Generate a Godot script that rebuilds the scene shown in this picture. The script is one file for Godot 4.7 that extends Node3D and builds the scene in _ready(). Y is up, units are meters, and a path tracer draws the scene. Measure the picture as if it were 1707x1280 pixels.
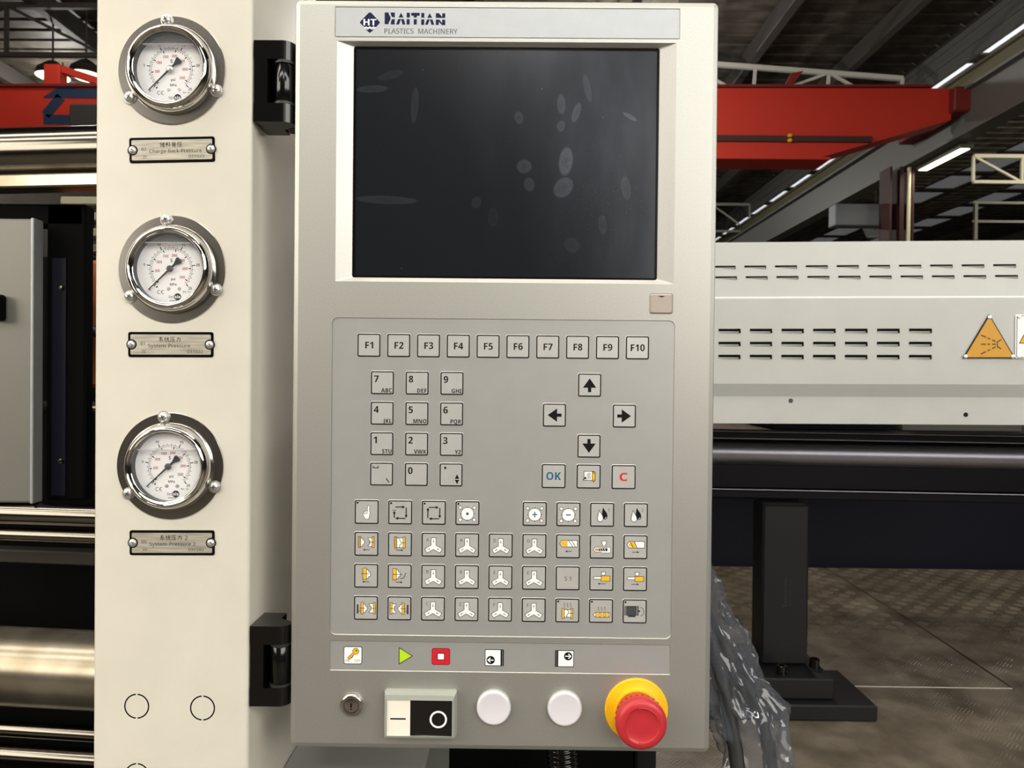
extends Node3D
# A machine's operator panel in a factory hall. Metres, y up; the panel's face lies in the plane z = 0 and looks towards +z.

const MM := 0.001
var used := {}
var M := {}

func _ready():
	# ---- camera
	var cam := Camera3D.new()
	cam.name = "camera"
	var lens := CameraAttributesPhysical.new()
	lens.frustum_focal_length = 22.5
	lens.frustum_focus_distance = 0.71
	lens.frustum_near = 0.05
	lens.frustum_far = 300.0
	lens.exposure_aperture = 15.0
	cam.attributes = lens
	cam.keep_aspect = Camera3D.KEEP_HEIGHT
	cam.fov = rad_to_deg(2.0 * atan(640.0 / 1200.0))
	cam.near = 0.05
	cam.far = 300.0
	add_child(cam)
	cam.transform = Transform3D(Basis(Vector3.UP, 0.007826) * Basis(Vector3.RIGHT, -0.010058) * Basis(Vector3.BACK, 0.010211), Vector3(0, 0, 0.706))
	cam.current = true
	# ---- environment: an overcast sky that is only seen through the roof lights
	var we := WorldEnvironment.new()
	we.name = "world"
	var e := Environment.new()
	e.background_mode = Environment.BG_SKY
	var sky := Sky.new()
	var sm := ProceduralSkyMaterial.new()
	sm.sky_top_color = Color(0.90, 0.91, 0.92)
	sm.sky_horizon_color = Color(0.90, 0.92, 0.95)
	sm.ground_bottom_color = Color(0.25, 0.24, 0.22)
	sm.ground_horizon_color = Color(0.45, 0.44, 0.42)
	sm.energy_multiplier = 2.4
	sky.sky_material = sm
	e.sky = sky
	e.tonemap_mode = Environment.TONE_MAPPER_LINEAR
	e.tonemap_exposure = 0.89
	e.sdfgi_enabled = true
	e.ssao_enabled = true
	e.ssil_enabled = true
	we.environment = e
	add_child(we)
	# ---- lights of the hall, added fill lights among them (each lamp's glowing mesh is built in hall_lamps)
	make_materials()
	hall_lamps()
	# ---- structure, then machines, then the panel and its details
	hall()
	roof_steel()
	crane()
	far_machines()
	right_machine()
	left_machine()
	gauge_post()
	control_panel()
	plastic_sleeve()

# ------------------------------------------------------------------ shape helpers

func S() -> SurfaceTool:
	var st := SurfaceTool.new()
	st.begin(Mesh.PRIMITIVE_TRIANGLES)
	st.set_smooth_group(-1)
	return st

func T(st: SurfaceTool, a: Vector3, b: Vector3, c: Vector3):   # counter-clockwise from outside
	st.add_vertex(a)
	st.add_vertex(c)
	st.add_vertex(b)

func Q(st: SurfaceTool, a: Vector3, b: Vector3, c: Vector3, d: Vector3):
	T(st, a, b, c)
	T(st, a, c, d)

func X(at := Vector3.ZERO, rot := Vector3.ZERO) -> Transform3D:   # place and degrees about x, y, z
	return Transform3D(Basis.from_euler(rot * PI / 180.0), at)

func box(st: SurfaceTool, xf: Transform3D, size: Vector3, ch := 0.0):   # chamfered box about its middle
	var h := size / 2.0
	var c: float = minf(ch, minf(h.x, minf(h.y, h.z)) * 0.9)
	if c <= 0.0:
		for ax in 3:
			for s in [-1.0, 1.0]:
				var u := Vector3.ZERO
				var v := Vector3.ZERO
				var n := Vector3.ZERO
				n[ax] = h[ax] * s
				u[(ax + 1) % 3] = h[(ax + 1) % 3] * s
				v[(ax + 2) % 3] = h[(ax + 2) % 3]
				Q(st, xf * (n - u - v), xf * (n + u - v), xf * (n + u + v), xf * (n - u + v))
		return
	for ax in 3:
		for s in [-1.0, 1.0]:
			var u := Vector3.ZERO
			var v := Vector3.ZERO
			var n := Vector3.ZERO
			n[ax] = h[ax] * s
			u[(ax + 1) % 3] = (h[(ax + 1) % 3] - c) * s
			v[(ax + 2) % 3] = h[(ax + 2) % 3] - c
			Q(st, xf * (n - u - v), xf * (n + u - v), xf * (n + u + v), xf * (n - u + v))
	for ax in 3:
		var b := (ax + 1) % 3
		var d := (ax + 2) % 3
		for sb in [-1.0, 1.0]:
			for sd in [-1.0, 1.0]:
				var p := Vector3.ZERO
				var q := Vector3.ZERO
				p[b] = h[b] * sb
				p[d] = (h[d] - c) * sd
				q[b] = (h[b] - c) * sb
				q[d] = h[d] * sd
				var l := Vector3.ZERO
				l[ax] = (h[ax] - c) * sb * sd
				Q(st, xf * (p - l), xf * (p + l), xf * (q + l), xf * (q - l))
	for sx in [-1.0, 1.0]:
		for sy in [-1.0, 1.0]:
			for sz in [-1.0, 1.0]:
				var p := Vector3(h.x * sx, (h.y - c) * sy, (h.z - c) * sz)
				var q := Vector3((h.x - c) * sx, h.y * sy, (h.z - c) * sz)
				var r := Vector3((h.x - c) * sx, (h.y - c) * sy, h.z * sz)
				if sx * sy * sz > 0:
					T(st, xf * p, xf * q, xf * r)
				else:
					T(st, xf * p, xf * r, xf * q)

func bar(st: SurfaceTool, a: Vector3, b: Vector3, w: float, h: float, ch := 0.0):   # box from a to b, w across, h along the up side
	var z := (b - a).normalized()
	var up := Vector3.UP if absf(z.y) < 0.95 else Vector3.RIGHT
	var x := up.cross(z).normalized()
	var y := z.cross(x)
	box(st, Transform3D(Basis(x, y, z), (a + b) / 2.0), Vector3(w, h, a.distance_to(b)), ch)

func lathe(st: SurfaceTool, xf: Transform3D, prof: Array, segs := 48):   # prof: Vector2(radius, height along local z), outward on the right hand of the way up
	var g := 1
	for i in prof.size() - 1:
		var a: Vector2 = prof[i]
		var b: Vector2 = prof[i + 1]
		if i > 0:
			var p: Vector2 = prof[i - 1]
			if absf((a - p).angle_to(b - a)) > 0.75:
				g += 1
		st.set_smooth_group(g)
		for k in segs:
			var t0 := TAU * k / segs
			var t1 := TAU * ((k + 1) % segs) / segs
			var a0 := xf * Vector3(a.x * cos(t0), a.x * sin(t0), a.y)
			var a1 := xf * Vector3(a.x * cos(t1), a.x * sin(t1), a.y)
			var b0 := xf * Vector3(b.x * cos(t0), b.x * sin(t0), b.y)
			var b1 := xf * Vector3(b.x * cos(t1), b.x * sin(t1), b.y)
			if a.x > 1e-7:
				T(st, a0, a1, b1) if b.x > 1e-7 else T(st, a0, a1, b0)
			if b.x > 1e-7:
				T(st, a0, b1, b0)
	st.set_smooth_group(-1)

func rod(st: SurfaceTool, a: Vector3, b: Vector3, r: float, segs := 24):
	var z := (b - a).normalized()
	var up := Vector3.UP if absf(z.y) < 0.95 else Vector3.RIGHT
	var x := up.cross(z).normalized()
	var l := a.distance_to(b)
	lathe(st, Transform3D(Basis(x, z.cross(x), z), a), [Vector2(0, 0), Vector2(r, 0), Vector2(r, l), Vector2(0, l)], segs)

func sweep(st: SurfaceTool, pts: Array, radii: Array, segs := 12, closed_ends := true):   # tube through points
	var rings := []
	var x := Vector3.ZERO
	for i in pts.size():
		var d: Vector3 = (pts[mini(i + 1, pts.size() - 1)] - pts[maxi(i - 1, 0)]).normalized()
		if i == 0:
			x = (Vector3.UP if absf(d.y) < 0.9 else Vector3.RIGHT).cross(d).normalized()
		x = (x - d * x.dot(d)).normalized()
		var y := d.cross(x)
		var ring := []
		for k in segs:
			var t := TAU * k / segs
			var r: float = radii[i] if radii.size() > i else radii[radii.size() - 1]
			ring.append(pts[i] + (x * cos(t) + y * sin(t)) * r)
		rings.append(ring)
	st.set_smooth_group(1)
	for i in rings.size() - 1:
		for k in segs:
			var k1 := (k + 1) % segs
			Q(st, rings[i][k], rings[i][k1], rings[i + 1][k1], rings[i + 1][k])
	st.set_smooth_group(-1)
	if closed_ends:
		var n := rings.size() - 1
		for k in range(1, segs - 1):
			T(st, rings[0][0], rings[0][k + 1], rings[0][k])
			T(st, rings[n][0], rings[n][k], rings[n][k + 1])

func rrect(cx: float, cy: float, w: float, h: float, r: float, n := 6) -> Array:   # rounded rectangle, counter-clockwise
	var out := []
	var rr := maxf(minf(r, minf(w, h) / 2.0), 1e-5)
	for c in 4:
		var ox: float = cx + (w / 2 - rr) * [1, -1, -1, 1][c]
		var oy: float = cy + (h / 2 - rr) * [1, 1, -1, -1][c]
		for i in n + 1:
			var t := PI / 2 * (c + float(i) / n)
			out.append(Vector2(ox + rr * cos(t), oy + rr * sin(t)))
	return out

func disc(cx: float, cy: float, r: float, n := 24, ry := -1.0) -> Array:
	var out := []
	for i in n:
		out.append(Vector2(cx + r * cos(TAU * i / n), cy + (r if ry < 0 else ry) * sin(TAU * i / n)))
	return out

func V(p: Vector2, z: float) -> Vector3:
	return Vector3(p.x, p.y, z)

func flat(st: SurfaceTool, xf: Transform3D, pts: Array, z := 0.0, up := true):   # filled polygon in the local plane z
	var idx := Geometry2D.triangulate_polygon(PackedVector2Array(pts))
	for i in range(0, idx.size(), 3):
		var a: Vector2 = pts[idx[i]]
		var b: Vector2 = pts[idx[i + 1]]
		var c: Vector2 = pts[idx[i + 2]]
		if ((b - a).cross(c - a) > 0) == up:
			T(st, xf * V(a, z), xf * V(b, z), xf * V(c, z))
		else:
			T(st, xf * V(a, z), xf * V(c, z), xf * V(b, z))

func band(st: SurfaceTool, xf: Transform3D, a: Array, za: float, b: Array, zb: float, group := -1):   # wall from loop a to loop b of as many points; outward when a is the lower or outer one
	st.set_smooth_group(group)
	for i in a.size():
		var j := (i + 1) % a.size()
		Q(st, xf * V(a[i], za), xf * V(a[j], za), xf * V(b[j], zb), xf * V(b[i], zb))
	st.set_smooth_group(-1)

func extrude(st: SurfaceTool, xf: Transform3D, pts: Array, z0: float, z1: float, group := -1):   # counter-clockwise outline to a solid
	flat(st, xf, pts, z1)
	flat(st, xf, pts, z0, false)
	band(st, xf, pts, z0, pts, z1, group)

func pad(st: SurfaceTool, xf: Transform3D, w: float, h: float, r: float, z0: float, z1: float, ch: float):   # rounded slab with a chamfered rim
	var a := rrect(0, 0, w, h, r)
	var b := rrect(0, 0, w - 2 * ch, h - 2 * ch, maxf(r - ch, 0.0002))
	band(st, xf, a, z0, a, z1 - ch)
	band(st, xf, a, z1 - ch, b, z1)
	flat(st, xf, b, z1)

func stroke(st: SurfaceTool, xf: Transform3D, pts: Array, w: float, closed := false, z := 0.0):   # flat line with mitred corners
	var n := pts.size()
	var L := []
	var R := []
	for i in n:
		var p: Vector2 = pts[i]
		var d0: Vector2 = (p - pts[(i - 1 + n) % n]).normalized() if i > 0 or closed else Vector2.ZERO
		var d1: Vector2 = (pts[(i + 1) % n] - p).normalized() if i < n - 1 or closed else Vector2.ZERO
		if d0 == Vector2.ZERO:
			d0 = d1
		if d1 == Vector2.ZERO:
			d1 = d0
		var t := (d0 + d1).normalized()
		if t == Vector2.ZERO:
			t = d1
		var nn := Vector2(-t.y, t.x)
		var k := clampf(nn.dot(Vector2(-d1.y, d1.x)), 0.4, 1.0)
		L.append(p + nn * w / 2 / k)
		R.append(p - nn * w / 2 / k)
	for i in (n if closed else n - 1):
		var j := (i + 1) % n
		Q(st, xf * V(R[i], z), xf * V(R[j], z), xf * V(L[j], z), xf * V(L[i], z))

func arc(cx: float, cy: float, r: float, a0: float, a1: float, n := 24) -> Array:
	var out := []
	for i in n + 1:
		var t := deg_to_rad(lerpf(a0, a1, float(i) / n))
		out.append(Vector2(cx + r * cos(t), cy + r * sin(t)))
	return out

func text(st: SurfaceTool, xf: Transform3D, s: String, cap: float, at: Vector2, bold := false, align := 0, width := 0.0, z := 0.0, serif := false):   # cap height; align 0 middle, -1 left, 1 right; at is on the baseline
	var f := SystemFont.new()
	f.font_names = PackedStringArray(["Droid Serif" if serif else "Droid Sans"])
	f.font_weight = 700 if bold else 400
	var tm := TextMesh.new()
	tm.font = f
	tm.font_size = 64
	tm.pixel_size = 1.0
	tm.depth = 0.0
	tm.curve_step = 3.0
	tm.text = s
	tm.horizontal_alignment = HORIZONTAL_ALIGNMENT_LEFT
	var arr := tm.get_mesh_arrays()
	var v: PackedVector3Array = arr[Mesh.ARRAY_VERTEX]
	if v.is_empty():
		return
	var ix = arr[Mesh.ARRAY_INDEX]
	var idx: PackedInt32Array = ix if ix != null and ix.size() > 0 else PackedInt32Array(range(v.size()))
	tm.text = "H"
	var hv: PackedVector3Array = tm.get_mesh_arrays()[Mesh.ARRAY_VERTEX]
	var hlo := 1e9
	var hhi := -1e9
	for p in hv:
		hlo = minf(hlo, p.y)
		hhi = maxf(hhi, p.y)
	var lo := 1e9
	var hi := -1e9
	for p in v:
		lo = minf(lo, p.x)
		hi = maxf(hi, p.x)
	var k := cap / (hhi - hlo)
	var kx := k if width <= 0.0 else width / (hi - lo)
	var ox := at.x - ((lo + hi) / 2.0 if align == 0 else lo if align < 0 else hi) * kx
	for i in range(0, idx.size(), 3):
		var q := []
		for j in 3:
			var p := v[idx[i + j]]
			q.append(Vector2(ox + p.x * kx, at.y + (p.y - hlo) * k))
		if (q[1] - q[0]).cross(q[2] - q[0]) < 0:
			T(st, xf * V(q[0], z), xf * V(q[2], z), xf * V(q[1], z))
		else:
			T(st, xf * V(q[0], z), xf * V(q[1], z), xf * V(q[2], z))

# ------------------------------------------------------------------ node helpers

func numbered(parent: Node, called: String) -> String:
	var key := str(parent.get_instance_id()) + called
	var n: int = used.get(key, 0)
	used[key] = n + 1
	return called if n == 0 else "%s_%03d" % [called, n]

func commit(layers: Array) -> ArrayMesh:   # [[SurfaceTool, material], ...] -> one mesh
	var m: ArrayMesh = ArrayMesh.new()
	for l in layers:
		var st: SurfaceTool = l[0]
		st.generate_normals()
		var before := m.get_surface_count()
		st.commit(m)
		if m.get_surface_count() > before:
			m.surface_set_material(before, l[1])
	return m

func put(parent: Node, called: String, layers: Array, at := Transform3D()) -> MeshInstance3D:
	var o := MeshInstance3D.new()
	o.name = numbered(parent, called)
	o.mesh = commit(layers)
	o.transform = at
	parent.add_child(o, true)
	return o

func put_mesh(parent: Node, called: String, mesh: Mesh, at := Transform3D()) -> MeshInstance3D:
	var o := MeshInstance3D.new()
	o.name = numbered(parent, called)
	o.mesh = mesh
	o.transform = at
	parent.add_child(o, true)
	return o

func tag(o: Node, label: String, category: String, group := "") -> Node:
	o.set_meta("label", label)
	o.set_meta("category", category)
	if group:
		o.set_meta("group", group)
	return o

func thing(called: String, label: String, category: String, at := Transform3D(), group := "") -> Node3D:
	var o := Node3D.new()
	o.name = numbered(self, called)
	o.transform = at
	add_child(o, true)
	tag(o, label, category, group)
	return o

func structure(called: String, layers: Array, label := "", category := "") -> MeshInstance3D:
	var o := put(self, called, layers)
	o.set_meta("kind", "structure")
	if label:
		tag(o, label, category)
	return o

func copy(o: Node3D, at: Transform3D, label: String) -> Node3D:
	var c: Node3D = o.duplicate()
	c.name = numbered(self, String(o.name).rstrip("_0123456789"))
	add_child(c, true)
	c.transform = at
	c.set_meta("label", label)
	return c

# ------------------------------------------------------------------ materials

func C(r: float, g: float, b: float) -> Color:
	return Color(r / 255.0, g / 255.0, b / 255.0)

func noise_tex(seed_: int, freq: float, lo: Color, hi: Color, oct := 3, size := 256, normal := false, bump := 4.0, type := FastNoiseLite.TYPE_SIMPLEX_SMOOTH) -> NoiseTexture2D:
	var n := FastNoiseLite.new()
	n.seed = seed_
	n.noise_type = type
	n.frequency = freq
	n.fractal_octaves = oct
	var t := NoiseTexture2D.new()
	t.width = size
	t.height = size
	t.seamless = true
	t.noise = n
	if normal:
		t.as_normal_map = true
		t.bump_strength = bump
	else:
		var g := Gradient.new()
		g.set_color(0, lo)
		g.set_color(1, hi)
		t.color_ramp = g
	return t

func mat(called: String, col: Color, rough := 0.5, metal := 0.0, spec := 0.5) -> StandardMaterial3D:
	var m := StandardMaterial3D.new()
	m.resource_name = called
	m.albedo_color = col
	m.roughness = rough
	m.metallic = metal
	m.metallic_specular = spec
	M[called] = m
	return m

func grain(m: StandardMaterial3D, tex: Texture2D, per_metre: float, world := true, stretch := Vector3.ONE):
	m.albedo_texture = tex
	m.uv1_triplanar = true
	m.uv1_world_triplanar = world
	m.uv1_scale = stretch * per_metre

func make_materials():
	var w := Color.WHITE
	var fine := noise_tex(3, 0.24, C(206, 205, 203), w, 2, 512)
	var soft := noise_tex(5, 0.02, C(249, 249, 248), w, 4, 256)
	var dirt := noise_tex(9, 0.015, C(150, 145, 138), w, 5, 256)
	var stain := noise_tex(10, 0.01, C(222, 219, 214), w, 4, 256)
	var rust := noise_tex(12, 0.012, C(120, 112, 104), w, 5, 256)
	var brushed := noise_tex(21, 0.05, C(196, 194, 190), w, 3, 256)
	var m := mat("silver_paint", C(197, 198, 194), 0.46, 0.82)
	grain(m, fine, 9.0)
	m = mat("silver_bevel", C(212, 211, 209), 0.46, 0.7)
	grain(m, fine, 9.0)
	m = mat("overlay_grey", C(172, 173, 173), 0.4, 0.45)
	grain(m, soft, 6.0)
	m = mat("key_grey", C(198, 198, 198), 0.36, 0.4)
	grain(m, soft, 11.0)
	m = mat("plate_aluminium", C(174, 178, 182), 0.5, 0.6)
	grain(m, soft, 8.0)
	m = mat("cream_paint", C(209, 205, 194), 0.42)
	grain(m, soft, 3.0)
	m = mat("white_paint", C(178, 180, 178), 0.42)
	grain(m, soft, 1.5)
	m = mat("nameplate_steel", C(206, 201, 188), 0.36, 0.35)
	grain(m, brushed, 14.0, true, Vector3(0.12, 1.6, 1.0))
	mat("chrome", C(205, 203, 200), 0.07, 1.0)
	mat("flange_steel", C(186, 182, 178), 0.2, 1.0)
	mat("rail_black", C(46, 46, 51), 0.26, 0.9)
	mat("rail_shaft", C(146, 146, 158), 0.38, 0.95)
	mat("rail_glint", C(150, 150, 156), 0.3, 0.9)  # pale tone that paints glints onto the black rail
	mat("zinc", C(206, 206, 204), 0.36, 0.9)
	m = mat("worn_steel", C(186, 180, 168), 0.26, 0.8)
	grain(m, noise_tex(31, 0.012, C(150, 142, 128), w, 5, 256), 1.6)
	mat("dark_steel", C(110, 106, 100), 0.14, 1.0)
	mat("gloss_black", C(8, 8, 8), 0.14)
	mat("satin_black", C(13, 14, 17), 0.45, 0.0, 0.4)
	mat("void_black", C(6, 6, 7), 0.85, 0.0, 0.2)
	mat("ink_black", C(20, 20, 22), 0.5)
	mat("ink_grey", C(74, 76, 80), 0.5)
	mat("ink_white", C(238, 240, 240), 0.45)
	mat("ink_yellow", C(228, 178, 42), 0.45)
	mat("ink_gold", C(190, 140, 40), 0.45)
	mat("ink_blue", C(38, 96, 132), 0.45)
	mat("ink_navy", C(22, 28, 66), 0.45)
	mat("ink_red", C(198, 36, 48), 0.45)
	mat("ink_dial_red", C(168, 60, 70), 0.5)
	mat("ink_green", C(178, 214, 30), 0.45)
	mat("dial_white", C(232, 232, 234), 0.5)
	mat("stop_red", C(180, 40, 48), 0.4)
	mat("stop_yellow", C(238, 184, 12), 0.42)
	mat("button_white", C(208, 206, 214), 0.35)
	mat("bezel_green_grey", C(172, 176, 168), 0.3, 0.35)
	mat("rocker_white", C(236, 230, 218), 0.4)
	mat("rocker_black", C(18, 15, 15), 0.3)
	mat("cap_taupe", C(168, 156, 148), 0.5)
	mat("crane_red", C(196, 48, 30), 0.5)
	mat("crane_dark_red", C(120, 30, 24), 0.55)
	mat("emblem_blue", C(34, 52, 78), 0.5)
	m = mat("roof_metal", C(104, 98, 88), 0.6, 0.2)
	grain(m, rust, 0.3)
	m = mat("roof_metal_pale", C(132, 126, 112), 0.6, 0.2)
	grain(m, rust, 0.24)
	mat("steel_grey", C(110, 110, 106), 0.5, 0.2)
	mat("steel_dark", C(58, 54, 50), 0.6)
	mat("truss_white", C(188, 186, 176), 0.5)
	mat("truss_cream", C(232, 224, 190), 0.5)
	mat("primer_maroon", C(66, 36, 33), 0.6)
	mat("olive_paint", C(120, 116, 92), 0.5)
	mat("duct_grey", C(116, 124, 130), 0.5)
	m = mat("hall_floor", C(112, 104, 92), 0.55)
	grain(m, dirt, 0.4)
	m = mat("hall_wall", C(124, 119, 112), 0.7)
	grain(m, stain, 0.15)
	m = mat("tread_steel", C(142, 132, 117), 0.45, 0.3)
	grain(m, dirt, 1.3)
	m = mat("tread_lug", C(142, 132, 117), 0.34, 0.35)
	grain(m, dirt, 1.3)
	mat("navy_paint", C(9, 10, 26), 0.5, 0.0, 0.35)
	mat("grey_paint", C(128, 130, 124), 0.4)
	mat("door_grey", C(116, 116, 110), 0.4, 0.2)
	mat("orange_paint", C(150, 78, 34), 0.5)
	mat("sign_yellow", C(192, 140, 18), 0.45)
	mat("rubber", C(30, 31, 33), 0.5)
	mat("cable_grey", C(44, 46, 48), 0.5)
	m = mat("gauge_glass", Color(0.9, 0.93, 0.95, 0.05), 0.03)
	m.transparency = BaseMaterial3D.TRANSPARENCY_ALPHA
	m = mat("dirty_pane", Color(0.55, 0.51, 0.48, 0.8), 0.4)
	m.transparency = BaseMaterial3D.TRANSPARENCY_ALPHA
	m = mat("dial_shade", Color(0.16, 0.15, 0.15, 0.62), 0.2)  # dark tint that shades the upper dial
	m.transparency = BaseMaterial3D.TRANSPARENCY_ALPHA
	m = mat("liquid", Color(0.85, 0.82, 0.84, 0.45), 0.15)
	m.transparency = BaseMaterial3D.TRANSPARENCY_ALPHA
	m = mat("plastic_film", Color(0.40, 0.42, 0.46, 0.28), 0.07)
	m.transparency = BaseMaterial3D.TRANSPARENCY_ALPHA
	m = mat("roof_pane", Color(0.9, 0.92, 0.95, 0.1), 0.1)
	m.transparency = BaseMaterial3D.TRANSPARENCY_ALPHA
	for key in M:
		if String(key).begins_with("ink_"):
			M[key].metallic_specular = 0.25
	m = mat("lamp_glow", C(255, 244, 220), 0.5)
	m.emission_enabled = true
	m.emission = C(255, 240, 208)
	m.emission_energy_multiplier = 4.0

# ------------------------------------------------------------------ the hall

func lamp_panel(called: String, label: String, at: Vector3, size: Vector2, energy: float, col: Color, rot := Vector3(-90, 0, 0), group := "") -> Node3D:
	var t := thing(called, label, "lamp", X(at, rot), group)   # local -z is the way it shines
	var st := S()
	box(st, X(Vector3(0, 0, 0.05)), Vector3(size.x + 0.08, size.y + 0.08, 0.08), 0.01)
	put(t, "housing", [[st, M.steel_grey]])
	st = S()
	box(st, X(Vector3(0, 0, 0.0)), Vector3(size.x, size.y, 0.018), 0.004)
	put(t, "diffuser", [[st, M.lamp_glow]])
	var a := AreaLight3D.new()
	a.name = "light"
	a.area_size = size
	a.light_energy = energy
	a.light_color = col
	a.area_range = 80.0
	a.area_attenuation = 2.0
	a.shadow_enabled = true
	a.position = Vector3(0, 0, -0.03)
	t.add_child(a)
	return t

func added_fill_lamp(label: String, at: Vector3, energy: float, col: Color):  # unseen fill light, given a bulb and hanger
	var t := thing("added_fill_lamp", label, "lamp", X(at), "added round fill lamps of the hall")
	var st := S()
	lathe(st, X(Vector3.ZERO, Vector3(-90, 0, 0)), [Vector2(0, -0.2), Vector2(0.1, -0.17), Vector2(0.17, -0.09), Vector2(0.2, 0), Vector2(0.17, 0.09), Vector2(0.1, 0.17), Vector2(0, 0.2)], 24)
	put(t, "bulb", [[st, M.lamp_glow]])
	st = S()
	rod(st, Vector3(0, 0.2, 0), Vector3(0, 9.6 - at.y, 0), 0.02, 8)
	put(t, "hanger", [[st, M.steel_dark]])
	var o := OmniLight3D.new()
	o.name = "light"
	o.light_energy = energy
	o.light_color = col
	o.omni_range = 90.0
	o.omni_attenuation = 2.0
	o.light_size = 0.18
	o.shadow_enabled = true
	t.add_child(o)

func hanger(t: Node3D, length: float):   # thin rod from a lamp up to the roof
	var st := S()
	rod(st, t.transform.basis.inverse() * Vector3(0, 0.05, 0), t.transform.basis.inverse() * Vector3(0, length, 0), 0.02, 8)
	put(t, "hanger", [[st, M.steel_dark]])

func hall_lamps():
	var warm := C(255, 252, 246)
	var cool := C(230, 239, 255)
	# rows of long luminaires over the aisle behind the photographer
	lamp_panel("aisle_lamp", "long warm luminaire over the aisle behind the photographer, left one", Vector3(-3.4, 5.0, 5.6), Vector2(5.0, 0.8), 10.0, warm, Vector3(-55, 0, 0))
	lamp_panel("aisle_lamp", "long warm luminaire over the aisle behind the photographer, right one", Vector3(3.4, 5.0, 5.6), Vector2(5.0, 0.8), 10.0, cool, Vector3(-55, 0, 0))
	lamp_panel("added_light_panel", "tall cool light panel added for window daylight on the right behind the photographer", Vector3(5.0, 2.6, 4.6), Vector2(3.4, 3.4), 14.0, cool, Vector3(-10, 50, 0))  # stand-in for daylight from windows on the right, added
	lamp_panel("aisle_lamp", "long luminaire high above the panel and the machine", Vector3(-3.5, 6.2, 0.6), Vector2(14.0, 1.0), 30.0, warm, Vector3(-90, 0, 0))
	lamp_panel("aisle_lamp", "long luminaire high over the aisle, left of the photographer", Vector3(-7.0, 5.6, 3.0), Vector2(7.0, 0.9), 16.0, warm, Vector3(-80, 0, 0))
	lamp_panel("added_light_panel", "added wide light panel low on the far side of the aisle, right of the photographer", Vector3(5.2, 2.6, 8.0), Vector2(6.0, 3.2), 24.0, C(248, 250, 255), Vector3(-6, 25, 0))  # added to brighten the panel face, clear of the screen's mirror direction
	lamp_panel("added_light_panel", "added wide light panel low on the far side of the aisle, left of the photographer", Vector3(-8.0, 2.6, 7.6), Vector2(4.4, 3.2), 14.0, C(252, 251, 250), Vector3(-6, -35, 0))  # left half of the added pair
	lamp_panel("added_light_panel", "added tall light panel on the left behind the photographer", Vector3(-6.6, 2.5, 3.4), Vector2(2.2, 3.2), 7.0, warm, Vector3(-10, -62, 0))  # added to light up the housing's left chamfer
	# added round fill lights, set where the view does not show them
	added_fill_lamp("added round fill lamp behind the photographer", Vector3(0, 6.4, 9.5), 26.0, warm)
	added_fill_lamp("added round fill lamp hidden behind the panel, nearest", Vector3(1.5, 5.2, -10.5), 11.0, warm)
	added_fill_lamp("added round fill lamp hidden behind the panel, middle", Vector3(2.8, 7.2, -17.5), 13.0, warm)
	added_fill_lamp("added round fill lamp hidden behind the panel, farthest", Vector3(2.0, 7.0, -30.0), 20.0, warm)
	added_fill_lamp("added round fill lamp over the left part of the hall, above the view", Vector3(-9.2, 8.1, -12.6), 5.0, warm)
	added_fill_lamp("added round fill lamp behind the left end of the red crane", Vector3(-14.2, 8.3, -21.6), 9.0, warm)
	added_fill_lamp("added round fill lamp in the next bay at the right", Vector3(21.0, 6.6, -15.5), 60.0, warm)

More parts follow.
